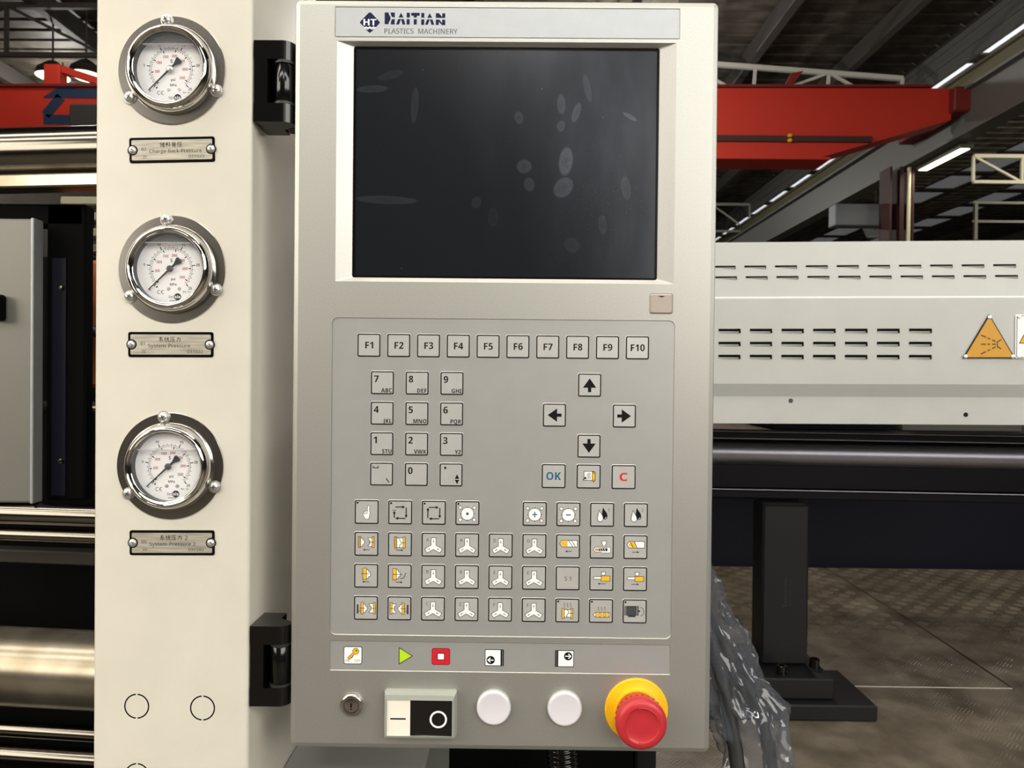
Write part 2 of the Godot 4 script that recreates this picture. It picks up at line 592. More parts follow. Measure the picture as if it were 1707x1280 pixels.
func hall():
	var st := S()
	box(st, X(Vector3(7, -2.1, -22)), Vector3(50, 0.3, 76))
	structure("floor", [[st, M.hall_floor]])
	st = S()
	box(st, X(Vector3(-18.15, 4, -22)), Vector3(0.3, 12.6, 76))
	structure("wall_left", [[st, M.hall_wall]])
	st = S()
	box(st, X(Vector3(32.15, 4, -22)), Vector3(0.3, 12.6, 76))
	structure("wall_right", [[st, M.hall_wall]])
	st = S()
	box(st, X(Vector3(7, 4, -60.15)), Vector3(50.6, 12.6, 0.3))
	structure("wall_back", [[st, M.hall_wall]])
	st = S()
	box(st, X(Vector3(7, 4, 16.15)), Vector3(50.6, 12.6, 0.3))
	structure("wall_front", [[st, M.hall_wall]])
	# roof: ribbed sheets laid in strips along the hall, with a row of roof lights over the valley
	var roof := Node3D.new()
	roof.name = "ceiling"
	roof.set_meta("kind", "structure")
	add_child(roof)
	var rng := RandomNumberGenerator.new()
	rng.seed = 4
	for pale in 2:
		st = S()
		var w := 2.0
		for i in 10:   # ribs along x, one sheet 2 m by 6 m
			var z := -3.0 + 0.6 * i
			Q(st, Vector3(-1, 0, z), Vector3(-1, 0, z + 0.42), Vector3(1, 0, z + 0.42), Vector3(1, 0, z))
			Q(st, Vector3(-1, 0, z + 0.42), Vector3(-1, 0.05, z + 0.46), Vector3(1, 0.05, z + 0.46), Vector3(1, 0, z + 0.42))
			Q(st, Vector3(-1, 0.05, z + 0.46), Vector3(-1, 0.05, z + 0.56), Vector3(1, 0.05, z + 0.56), Vector3(1, 0.05, z + 0.46))
			Q(st, Vector3(-1, 0.05, z + 0.56), Vector3(-1, 0, z + 0.6), Vector3(1, 0, z + 0.6), Vector3(1, 0.05, z + 0.56))
		box(st, X(Vector3(0, 0.12, 0)), Vector3(2, 0.1, 6))
		M["sheet%d" % pale] = commit([[st, M.roof_metal_pale if pale else M.roof_metal]])
	for i in 25:
		for j in 13:
			var x := -17.0 + 2.0 * i
			var z := 13.0 - 6.0 * j
			if i in [15, 19, 21]:
				continue
			put_mesh(roof, "roof_sheet", M["sheet%d" % (1 if rng.randf() < 0.3 else 0)], X(Vector3(x, 9.6, z)))
	# roof lights: strips of panes between the sheets
	for x in [13.0, 21.0, 25.0]:
		st = S()
		box(st, X(Vector3(x - 0.9, 9.66, -22)), Vector3(0.2, 0.08, 76))
		box(st, X(Vector3(x + 0.9, 9.66, -22)), Vector3(0.2, 0.08, 76))
		for j in 26:
			box(st, X(Vector3(x, 9.66, 15.0 - 3.0 * j)), Vector3(1.7, 0.06, 0.6))
		put(roof, "roof_light_frame", [[st, M.steel_dark]])
		for j in 25:
			st = S()
			box(st, X(Vector3(x, 9.67, 13.5 - 3.0 * j)), Vector3(1.6, 0.012, 2.4))
			put(roof, "roof_pane", [[st, M.roof_pane if x < 14.0 else M.dirty_pane]])

func truss(label: String, z: float, x0: float, x1: float, y: float, m: Material, step := 1.8, depth := 1.1, group := "roof trusses", tilt := 0.0):
	var t := thing("roof_truss", label, "truss", X(Vector3((x0 + x1) / 2, y, z), Vector3(0, 0, tilt)), group)
	var l := (x1 - x0) / 2
	var st := S()
	box(st, X(), Vector3(2 * l, 0.13, 0.13), 0.01)
	put(t, "top_chord", [[st, m]])
	st = S()
	box(st, X(Vector3(0, -depth, 0)), Vector3(2 * l, 0.11, 0.11), 0.01)
	put(t, "bottom_chord", [[st, m]])
	var n := int(2 * l / step)
	for i in n + 1:
		var x := -l + 2 * l * i / n
		st = S()
		bar(st, Vector3(x, 0, 0), Vector3(x, -depth, 0), 0.08, 0.08)
		put(t, "web_post", [[st, m]])
		if i < n:
			st = S()
			var up := i % 2 == 0
			bar(st, Vector3(x, 0.0 if up else -depth, 0), Vector3(x + 2 * l / n, -depth if up else 0.0, 0), 0.07, 0.07)
			put(t, "web_diagonal", [[st, m]])

func roof_steel():
	var st: SurfaceTool
	# purlins along the hall
	var xs := [-16.0, -12.0, -8.9, -5.0, -1.0, 3.0, 6.6, 9.6]
	var names := ["leftmost dark roof beam, close to the left wall", "dark roof beam crossing the top left corner of the view", "second dark roof beam from the upper left corner", "dark roof beam left of the panel's middle", "dark roof beam above the panel", "dark roof beam just right above the panel's corner", "dark roof beam over the red crane, middle one", "dark roof beam over the red crane's right end"]
	for i in xs.size():
		st = S()
		box(st, X(Vector3(xs[i], 9.25, -22)), Vector3(0.26, 0.5, 75), 0.02)
		tag(put(self, "roof_beam", [[st, M.steel_dark]]), names[i], "beam", "roof beams along the hall")
	truss("pale roof truss just above the red crane bridge", -20.0, 0.4, 10.9, 8.98, M.truss_white, 1.8, 0.95, "roof trusses", -4.0)
	truss("dim roof truss far behind, below the crane bridge", -37.0, -2.0, 12.0, 9.1, M.truss_white, 2.0, 1.4)
	truss("dark roof truss at the upper left, beyond the post", -17.0, -17.5, -3.0, 9.0, M.steel_dark, 2.4, 1.2)
	truss("cream lit truss of the next bay at the right edge", -23.3, 15.0, 31.0, 7.45, M.truss_cream, 1.6, 0.85)
	# grey ribbed fascia along the valley
	var f := thing("valley_fascia", "grey ribbed sheet band under the roof on the right", "cladding", X(Vector3(12.1, 9.1, -22)))
	for i in 25:
		st = S()
		for k in 5:
			box(st, X(Vector3(0, 0.36 - 0.18 * k, 0)), Vector3(0.06 if k % 2 else 0.1, 0.175, 2.98), 0.008)
		put(f, "sheet", [[st, M.steel_grey]], X(Vector3(0, 0, 36.0 - 3.0 * i)))
	# olive girder under the roof lights and the grey runway beam of the crane
	var g := thing("olive_girder", "olive painted girder running under the row of roof lights", "girder", X(Vector3(11.6, 7.6, -22)))
	st = S()
	box(st, X(), Vector3(0.12, 0.7, 75))
	put(g, "web", [[st, M.olive_paint]])
	for s in [-1, 1]:
		st = S()
		box(st, X(Vector3(0, 0.36 * s, 0)), Vector3(0.34, 0.05, 75))
		put(g, "flange", [[st, M.olive_paint]])
	g = thing("runway_beam", "big grey crane runway beam rising to the upper right corner", "girder", X(Vector3(9.25, 5.52, -22)))
	st = S()
	box(st, X(), Vector3(0.14, 0.86, 74))
	put(g, "web", [[st, M.steel_grey]])
	for s in [-1, 1]:
		st = S()
		box(st, X(Vector3(0, 0.45 * s, 0)), Vector3(0.42, 0.05, 74))
		put(g, "flange", [[st, M.steel_grey]])
	st = S()
	box(st, X(Vector3(0, 0.525, 0)), Vector3(0.1, 0.1, 74))
	put(g, "crane_rail", [[st, M.steel_dark]])
	# columns below the runway
	for c in [[-16.6, 9.0, "maroon steel column with a white pipe, carrying the grey runway beam"], [-29.0, 10.8, "farther maroon steel column beyond the runway beam"]]:
		var t := thing("steel_column", c[2], "column", X(Vector3(c[1], -1.95, c[0])))
		st = S()
		box(st, X(Vector3(0, 3.5, 0)), Vector3(0.1, 6.98, 0.5))
		put(t, "web", [[st, M.primer_maroon]])
		for s in [-1, 1]:
			st = S()
			box(st, X(Vector3(0.26 * s, 3.5, 0)), Vector3(0.05, 6.98, 0.5))
			put(t, "flange", [[st, M.primer_maroon]])
		if c[0] > -20:
			st = S()
			rod(st, Vector3(0.13, 0, 0.3), Vector3(0.13, 6.95, 0.3), 0.042)
			put(t, "pipe", [[st, M.truss_cream]])
	# strip light hung on the runway beam
	lamp_panel("strip_light", "bright white strip light under the grey runway beam", Vector3(9.42, 4.92, -15.45), Vector2(0.2, 1.6), 2.0, C(255, 246, 224), Vector3(-90, 0, 0))
	# lamps over the left part of the hall
	var k := 0
	for p in [[-12.3, 7.75, -18.2, "leftmost glowing high bay lamp over the red crane at the left"], [-11.3, 7.7, -18.0, "middle glowing high bay lamp over the red crane at the left"], [-10.0, 7.75, -18.0, "glowing high bay lamp cut by the cream post's edge"]]:
		var t := thing("high_bay_lamp", p[3], "lamp", X(Vector3(p[0], p[1], p[2])), "high bay lamps over the left part of the hall")
		st = S()
		lathe(st, X(Vector3.ZERO, Vector3(-90, 0, 0)), [Vector2(0.42, 0.0), Vector2(0.36, 0.2), Vector2(0.12, 0.4), Vector2(0.0, 0.42)], 32)
		put(t, "reflector", [[st, M.steel_dark]])
		st = S()
		lathe(st, X(Vector3.ZERO, Vector3(-90, 0, 0)), [Vector2(0.0, -0.1), Vector2(0.24, -0.07), Vector2(0.4, 0.01), Vector2(0, 0.03)], 32)
		put(t, "bulb", [[st, M.lamp_glow]])
		st = S()
		rod(st, Vector3(0, 0.4, 0), Vector3(0, 9.62 - p[1], 0), 0.025, 8)
		put(t, "hanger", [[st, M.steel_dark]])
		var o := SpotLight3D.new()
		o.name = "light"
		o.light_energy = 14.0
		o.light_color = C(255, 238, 204)
		o.spot_angle = 80.0
		o.spot_range = 80.0
		o.spot_attenuation = 2.0
		o.light_size = 0.3
		o.shadow_enabled = true
		o.rotation_degrees.x = -90
		o.position.y = -0.16
		t.add_child(o)
		k += 1

func crane():
	var st := S()
	var t := thing("overhead_crane", "red overhead travelling crane bridge spanning the hall", "crane", X(Vector3(0, 4.55, -14.6)))
	# box girder with its lower right corner cut away towards the end carriage
	extrude(st, X(), [Vector2(-15, 0.05), Vector2(6.2, 0.05), Vector2(8.9, 0.85), Vector2(8.9, 1.5), Vector2(-15, 1.35)], -0.3, 0.3)
	put(t, "bridge_girder", [[st, M.crane_red]])
	st = S()
	box(st, X(Vector3(-3.6, 0.02, 0)), Vector3(20, 0.05, 0.75))
	put(t, "bottom_flange", [[st, M.crane_red]])
	st = S()
	box(st, X(Vector3(-3.5, 1.46, 0), Vector3(0, 0, 0.36)), Vector3(24, 0.05, 0.7))
	put(t, "top_flange", [[st, M.crane_dark_red]])
	st = S()
	box(st, X(Vector3(-2.5, 0.42, 0.34)), Vector3(19.5, 0.12, 0.07))
	put(t, "cable_track", [[st, M.primer_maroon]])
	st = S()
	for y in [0.0, 0.1]:
		st = S()
		box(st, X(Vector3(5.55, 0.37 + y, 0.4)), Vector3(0.09, 0.07, 0.08), 0.02)
		put(t, "cable_clip", [[st, M.ink_yellow]])
	st = S()
	box(st, X(Vector3(9.05, 1.22, -0.6)), Vector3(0.4, 0.5, 2.2), 0.03)
	put(t, "end_carriage", [[st, M.crane_dark_red]])
	st = S()
	extrude(st, X(), [Vector2(5.45, 1.45), Vector2(5.55, 1.45), Vector2(5.95, 1.95), Vector2(5.7, 1.9)], -0.05, 0.05)
	put(t, "rail_stop", [[st, M.crane_dark_red]])
	# blue emblem on the left part of the girder: two stacked bent stripes
	st = S()
	for y in [0.0, 0.55]:
		extrude(st, X(Vector3(-9.75, 0.62 + y, 0.3)), [Vector2(-0.2, 0.0), Vector2(1.6, 0.0), Vector2(1.6, 0.2), Vector2(0.5, 0.2), Vector2(0.2, 0.28 if y else 0.2), Vector2(-0.2, 0.02 if y else 0.2)], 0.0, 0.012)
	box(st, X(Vector3(-9.75, 1.0, 0.306), Vector3(0, 0, 50)), Vector3(0.5, 0.2, 0.012))
	put(t, "emblem", [[st, M.emblem_blue]])
	# the hoist trolley hanging on the bridge at the left
	st = S()
	box(st, X(Vector3(-8.85, 0.55, 0.55)), Vector3(0.6, 0.7, 0.4), 0.04)
	put(t, "hoist", [[st, M.steel_dark]])
	st = S()
	box(st, X(Vector3(-9.9, 1.7, 0)), Vector3(0.35, 0.5, 0.3), 0.03)
	bar(st, Vector3(-9.8, 1.9, 0), Vector3(-8.6, 1.5, 0.1), 0.12, 0.14)
	put(t, "bracket", [[st, M.crane_red]])

func far_machines():
	var st := S()
	box(st, X(), Vector3(1.9, 0.52, 0.4), 0.02)
	tag(put(self, "duct", [[st, M.duct_grey]], X(Vector3(8.62, 4.02, -17.06))), "blue grey box duct crossing behind the maroon column", "duct")
	# low silhouettes on the hall floor far behind the white machine
	var t := thing("mezzanine", "dark platform with railings in the next bay", "platform", X(Vector3(20.4, 3.9, -22)))
	st = S()
	box(st, X(Vector3(0, 0, 0)), Vector3(15, 0.5, 3), 0.02)
	put(t, "deck", [[st, M.primer_maroon]])
	for i in 8:
		st = S()
		bar(st, Vector3(-7 + 2 * i, 0.25, 1.4), Vector3(-7 + 2 * i, 1.35, 1.4), 0.09, 0.09)
		put(t, "railing_post", [[st, M.olive_paint]])
	for y in [0.8, 1.35]:
		st = S()
		bar(st, Vector3(-7.1, y, 1.4), Vector3(7.1, y, 1.4), 0.07, 0.07)
		put(t, "railing_bar", [[st, M.olive_paint]])
	for x in [-7.0, 0.0, 7.0]:
		st = S()
		box(st, X(Vector3(x, -3.04, 0)), Vector3(0.3, 5.6, 0.3))
		put(t, "leg", [[st, M.primer_maroon]])
	var far_lamp := lamp_panel("strip_light", "small bright lamp far behind, low over the white machine", Vector3(14.6, 6.0, -29.0), Vector2(0.8, 0.5), 1.5, C(255, 246, 230), Vector3(-40, 0, 0))
	hanger(far_lamp, 3.6)

# ------------------------------------------------------------------ the machine at the right

func right_machine():
	var st: SurfaceTool
	# walkway of tread plate
	var walk := thing("walkway", "brown worn tread plate walkway under the black stand", "walkway", X(Vector3(1.6, -0.9, -0.6)))
	var q := [[Vector2(-1.345, -2.15), Vector2(-0.12, -2.15), Vector2(-0.12, -1.32), Vector2(-0.14, -0.81), Vector2(-1.345, -0.806)], [Vector2(-0.112, -2.15), Vector2(2.1, -2.15), Vector2(2.1, -0.812), Vector2(-0.132, -0.81), Vector2(-0.112, -1.32)], [Vector2(-1.345, -0.8), Vector2(2.1, -0.806), Vector2(2.1, 0.9), Vector2(-1.345, 0.9)]]
	for p in q:
		st = S()
		var pts := []
		for i in p.size():
			pts.append(Vector2(p[i].x, -p[i].y))
		if Geometry2D.is_polygon_clockwise(PackedVector2Array(pts)):
			pts.reverse()
		extrude(st, X(Vector3.ZERO, Vector3(-90, 0, 0)), pts, -0.012, 0.0)
		put(walk, "tread_plate", [[st, M.tread_steel]])
	st = S()
	box(st, X(Vector3(0.38, -0.06, -0.6)), Vector3(3.42, 0.09, 3.1))
	put(walk, "frame", [[st, M.steel_dark]])
	st = S()
	box(st, X(Vector3(-0.37, 0.0008, -0.809)), Vector3(0.46, 0.0016, 0.004))
	put(walk, "bright_plate_edge", [[st, M.truss_white]])
	# five-bar pattern: groups of raised bars, turned by a right angle from cell to cell
	st = S()
	for k in 5:
		var h := [0.30, 0.42, 0.48, 0.42, 0.30]
		var o := (k - 2) * 0.0086
		var l: float = 0.044 * h[k]
		box(st, X(Vector3(o, 0.0, 0)), Vector3(0.0038, 0.0034, l * 2.0), 0.0012)
	var lug := commit([[st, M.tread_lug]])
	var mm := MultiMesh.new()
	mm.transform_format = MultiMesh.TRANSFORM_3D
	mm.mesh = lug
	var spots := []
	var worn := FastNoiseLite.new()
	worn.seed = 6
	worn.frequency = 1.3
	for i in 72:
		for j in 62:
			var x := -1.31 + 0.047 * i
			var z := -2.12 + 0.047 * j
			if absf(z + 0.805) < 0.03 or (z < -0.8 and absf(x + 0.12) < 0.03):
				continue
			# worn nearly flat where people step
			var wear := clampf(smoothstep(-0.75, -1.5, z - 0.12 * x) + 0.22 + 0.35 * worn.get_noise_2d(x, z), 0.08, 1.0)
			spots.append(Transform3D(Basis(Vector3.UP, PI / 4 if (i + j) % 2 == 0 else -PI / 4).scaled_local(Vector3(1, wear, 1)), Vector3(x, 0.0, z)))
	mm.instance_count = spots.size()
	for i in spots.size():
		mm.set_instance_transform(i, spots[i])
	var mi := MultiMeshInstance3D.new()
	mi.name = "tread_pattern"
	mi.multimesh = mm
	mi.set_meta("kind", "stuff")
	walk.add_child(mi)
	# dark skirt of the machine behind the walkway
	var sk := thing("machine_skirt", "dark navy machine base behind the walkway, under the rail", "machine", X(Vector3(1.7, -1.95, -2.95)))
	st = S()
	box(st, X(Vector3(0.3, 0.85, -0.3)), Vector3(5.0, 1.69, 0.9), 0.01)
	put(sk, "base_panel", [[st, M.navy_paint]])
	st = S()
	box(st, X(Vector3(-0.98, 1.696, -0.2)), Vector3(1.1, 0.006, 0.6))
	put(sk, "top_plate", [[st, M.tread_lug]])
	st = S()
	box(st, X(Vector3(-0.1, 1.75, -0.3)), Vector3(0.6, 0.1, 0.6))
	put(sk, "black_block", [[st, M.void_black]])
	st = S()
	box(st, X(Vector3(0.55, 1.75, -0.3)), Vector3(0.6, 0.1, 0.6))
	put(sk, "brown_block", [[st, M.steel_dark]])
	# guide rail
	var r := thing("guide_rail", "glossy black guide rail running under the white cover", "rail", X(Vector3(1.5, -0.25, -1.42), Vector3(0, -0.9, -0.3)))
	st = S()
	rod(st, Vector3(-1.6, 0.03, 0.03), Vector3(1.8, 0.03, 0.03), 0.036, 40)
	put(r, "shaft", [[st, M.rail_shaft]])
	st = S()
	box(st, X(Vector3(0.1, 0.083, 0)), Vector3(3.4, 0.022, 0.1), 0.004)
	put(r, "top_strip", [[st, M.rail_black]])
	st = S()
	box(st, X(Vector3(0.1, -0.035, 0)), Vector3(3.4, 0.075, 0.1), 0.005)
	put(r, "lower_beam", [[st, M.rail_black]])
	st = S()
	box(st, X(Vector3(0.1, -0.086, 0)), Vector3(3.4, 0.025, 0.13), 0.004)
	put(r, "foot_strip", [[st, M.rail_black]])
	st = S()
	box(st, X(Vector3(0.1, 0.04, -0.04)), Vector3(3.4, 0.1, 0.05))
	put(r, "back_web", [[st, M.rail_black]])
	for p in [[0.0935, 0.05], [0.0735, 0.05], [0.002, 0.05], [-0.0725, 0.063]]:  # thin pale rods drawn in place of edge glints
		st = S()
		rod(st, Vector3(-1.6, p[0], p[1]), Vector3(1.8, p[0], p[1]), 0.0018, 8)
		put(r, "edge", [[st, M.rail_glint]])
	# stand
	var b := thing("rail_stand", "black steel stand with bolted foot plates carrying the guide rail", "stand", X(Vector3(0.76, -0.9, -1.35)))
	st = S()
	box(st, X(Vector3(-0.004, 0.325, -0.005)), Vector3(0.13, 0.45, 0.09), 0.006)
	put(b, "post", [[st, M.satin_black]])
	st = S()
	box(st, X(Vector3(-0.02, 0.071, -0.0)), Vector3(0.235, 0.056, 0.262), 0.004)
	put(b, "upper_foot_plate", [[st, M.satin_black]])
	st = S()
	box(st, X(Vector3(-0.03, 0.022, 0.045)), Vector3(0.455, 0.042, 0.236), 0.004)
	put(b, "lower_foot_plate", [[st, M.satin_black]])
	for p in [Vector3(-0.032, 0.099, 0.095), Vector3(0.078, 0.099, 0.045), Vector3(-0.115, 0.099, 0.03)]:
		st = S()
		lathe(st, X(p, Vector3(-90, 0, 0)), [Vector2(0.0155, 0), Vector2(0.0155, 0.004), Vector2(0.0135, 0.004), Vector2(0.0135, 0.021), Vector2(0.012, 0.0225), Vector2(0.0075, 0.0225), Vector2(0.0075, 0.014), Vector2(0, 0.014)], 24)
		put(b, "bolt", [[st, M.gloss_black]])
	st = S()
	box(st, X(Vector3(0.008, 0.305, 0.0405)), Vector3(0.002, 0.075, 0.002))
	for i in 6:
		box(st, X(Vector3(-0.004, 0.275 + 0.0125 * i, 0.0405), Vector3(0, 0, 20.0 if i % 2 else -25.0)), Vector3(0.009, 0.0028, 0.002))
		box(st, X(Vector3(-0.004, 0.281 + 0.0125 * i, 0.0405), Vector3(0, 0, -12.0)), Vector3(0.007, 0.0024, 0.002))
	box(st, X(Vector3(-0.007, 0.267, 0.0405)), Vector3(0.014, 0.003, 0.002))
	put(b, "cast_mark", [[st, M.rubber]])
	# white cover with punched louvres
	var c := thing("machine_cover", "white sheet metal machine cover with rows of louvres", "cover", X(Vector3(0.85, 0.103, -1.05), Vector3(0, -2.5, 0.45)))
	var prof := [Vector2(-0.6, 0.234), Vector2(-0.6, -0.209), Vector2(0.004, -0.209), Vector2(0.004, -0.143), Vector2(0.016, -0.112), Vector2(0.016, 0.094), Vector2(0.012, 0.098), Vector2(0.0, 0.234)]
	st = S()
	extrude(st, Transform3D(Basis(Vector3.BACK, Vector3.UP, Vector3.LEFT), Vector3.ZERO), prof, -1.4, 0.62)
	put(c, "body", [[st, M.white_paint]])
	st = S()
	rod(st, Vector3(-0.62, 0.0965, 0.013), Vector3(1.4, 0.0965, 0.013), 0.0022, 10)  # white rod paints the bright highlight along the fold
	put(c, "fold_highlight", [[st, M.ink_white]])
	var dx := 0.0735
	for k in 16:
		for row in 2:
			st = S()
			var dark := S()
			box(dark, X(Vector3(0, 0, 0.0006)), Vector3(0.052, 0.0042, 0.0012))
			box(dark, X(Vector3(0.0245, -0.0035, 0.0006)), Vector3(0.0032, 0.005, 0.0012))
			var lip := S()
			Q(lip, Vector3(-0.026, -0.002, 0.0), Vector3(0.024, -0.0085, 0.0), Vector3(0.024, -0.002, 0.004), Vector3(-0.026, -0.0015, 0.0008))
			put(c, "louvre", [[dark, M.void_black], [lip, M.white_paint]], X(Vector3(-0.346 + dx * k + 0.003 * row, 0.174 - 0.0262 * row, 0.0054 + 0.0023 * row)))
	for k in 7:
		for row in 3:
			var dark := S()
			box(dark, X(Vector3(0, 0, 0.0006)), Vector3(0.0525, 0.0062, 0.0012))
			box(dark, X(Vector3(0.024, -0.005, 0.0006)), Vector3(0.005, 0.005, 0.0012))
			var lip := S()
			Q(lip, Vector3(-0.026, -0.0075, 0.0), Vector3(0.0215, -0.0095, 0.0), Vector3(0.0215, -0.0035, 0.004), Vector3(-0.026, -0.003, 0.001))
			put(c, "louvre", [[dark, M.void_black], [lip, M.white_paint]], X(Vector3(-0.336 + 0.0752 * k, 0.0185 - 0.0315 * row, 0.0161)))
	for p in [Vector2(0.229, -0.185), Vector2(-0.185, -0.153)]:
		st = S()
		lathe(st, X(Vector3(p.x, p.y, 0.004)), [Vector2(0.0055, 0), Vector2(0.0055, 0.0008), Vector2(0.0, 0.001)], 16)
		put(c, "rivet_hole", [[st, M.ink_black if p.x > 0 else M.ink_grey]])
	# warning signs
	var w := thing("warning_sign", "yellow triangular warning sign with a spray pictogram on the white cover", "sign", X(Vector3(1.122, 0.0915, -1.021), Vector3(0, -2.5, 0.45)))
	var tri := [Vector2(-0.0598, -0.0355), Vector2(0.0602, -0.0355), Vector2(0.0, 0.0685)]
	var bl := S()
	extrude(bl, X(), tri, 0.0, 0.003)
	var ye := S()
	flat(ye, X(), [Vector2(-0.0562, -0.0335), Vector2(0.0566, -0.0335), Vector2(0.0, 0.0643)], 0.0032)
	var ik := S()
	for l in [[-0.0195, 0.0195, 0.0155, 0.0035], [-0.0195, -0.0025, 0.0155, -0.0025], [-0.0195, -0.026, 0.0155, -0.0085]]:
		var a := Vector2(l[0], l[1])
		var z := Vector2(l[2], l[3])
		for s in [[0.0, 0.34], [0.44, 0.62], [0.74, 0.98]]:
			stroke(ik, X(), [a.lerp(z, s[0]), a.lerp(z, s[1])], 0.0028, false, 0.0034)
	stroke(ik, X(), [Vector2(0.0275, 0.0085), Vector2(0.0185, 0.003), Vector2(0.0185, -0.008), Vector2(0.0275, -0.0135)], 0.0026, false, 0.0034)
	put(w, "sign_plate", [[bl, M.ink_black], [ye, M.sign_yellow], [ik, M.primer_maroon]])
	for p in [Vector2(0, 0.0615), Vector2(-0.0545, -0.0318), Vector2(0.0545, -0.0318)]:
		st = S()
		lathe(st, X(Vector3(p.x, p.y, 0.003)), [Vector2(0.0048, 0), Vector2(0.0042, 0.002), Vector2(0, 0.0028)], 16)
		put(w, "rivet", [[st, M.zinc]])
	w = thing("notice_plate", "white riveted notice plate with a small yellow warning triangle", "sign", X(Vector3(1.29, 0.1085, -1.0135), Vector3(0, -2.5, 0.45)))
	st = S()
	pad(st, X(), 0.215, 0.105, 0.004, 0.0, 0.0022, 0.0008)
	ik = S()
	stroke(ik, X(), rrect(0, 0, 0.209, 0.099, 0.003), 0.0016, true, 0.0024)
	stroke(ik, X(), [Vector2(-0.0655, -0.0495), Vector2(-0.0655, 0.0495)], 0.003, false, 0.0024)
	bl = S()
	flat(bl, X(), [Vector2(-0.1, -0.0165), Vector2(-0.0685, -0.0165), Vector2(-0.084, 0.0145)], 0.0025)
	ye = S()
	flat(ye, X(), [Vector2(-0.0965, -0.0145), Vector2(-0.072, -0.0145), Vector2(-0.0841, 0.0098)], 0.0027)
	var ex := S()
	flat(ex, X(), [Vector2(-0.0851, -0.006), Vector2(-0.0831, -0.006), Vector2(-0.0825, 0.0035), Vector2(-0.0857, 0.0035)], 0.0029)
	flat(ex, X(), disc(-0.0841, -0.0095, 0.0012, 10), 0.0029)
	put(w, "sign_plate", [[st, M.ink_white], [ik, M.ink_grey], [bl, M.primer_maroon], [ye, M.ink_yellow], [ex, M.ink_black]])
	for p in [Vector2(-0.1, 0.0475), Vector2(-0.1, -0.0475), Vector2(0.1, 0.0475), Vector2(0.1, -0.0475)]:
		st = S()
		lathe(st, X(Vector3(p.x, p.y, 0.002)), [Vector2(0.0042, 0), Vector2(0.0038, 0.0018), Vector2(0, 0.0024)], 16)
		put(w, "rivet", [[st, M.zinc]])

# ------------------------------------------------------------------ the machine at the left

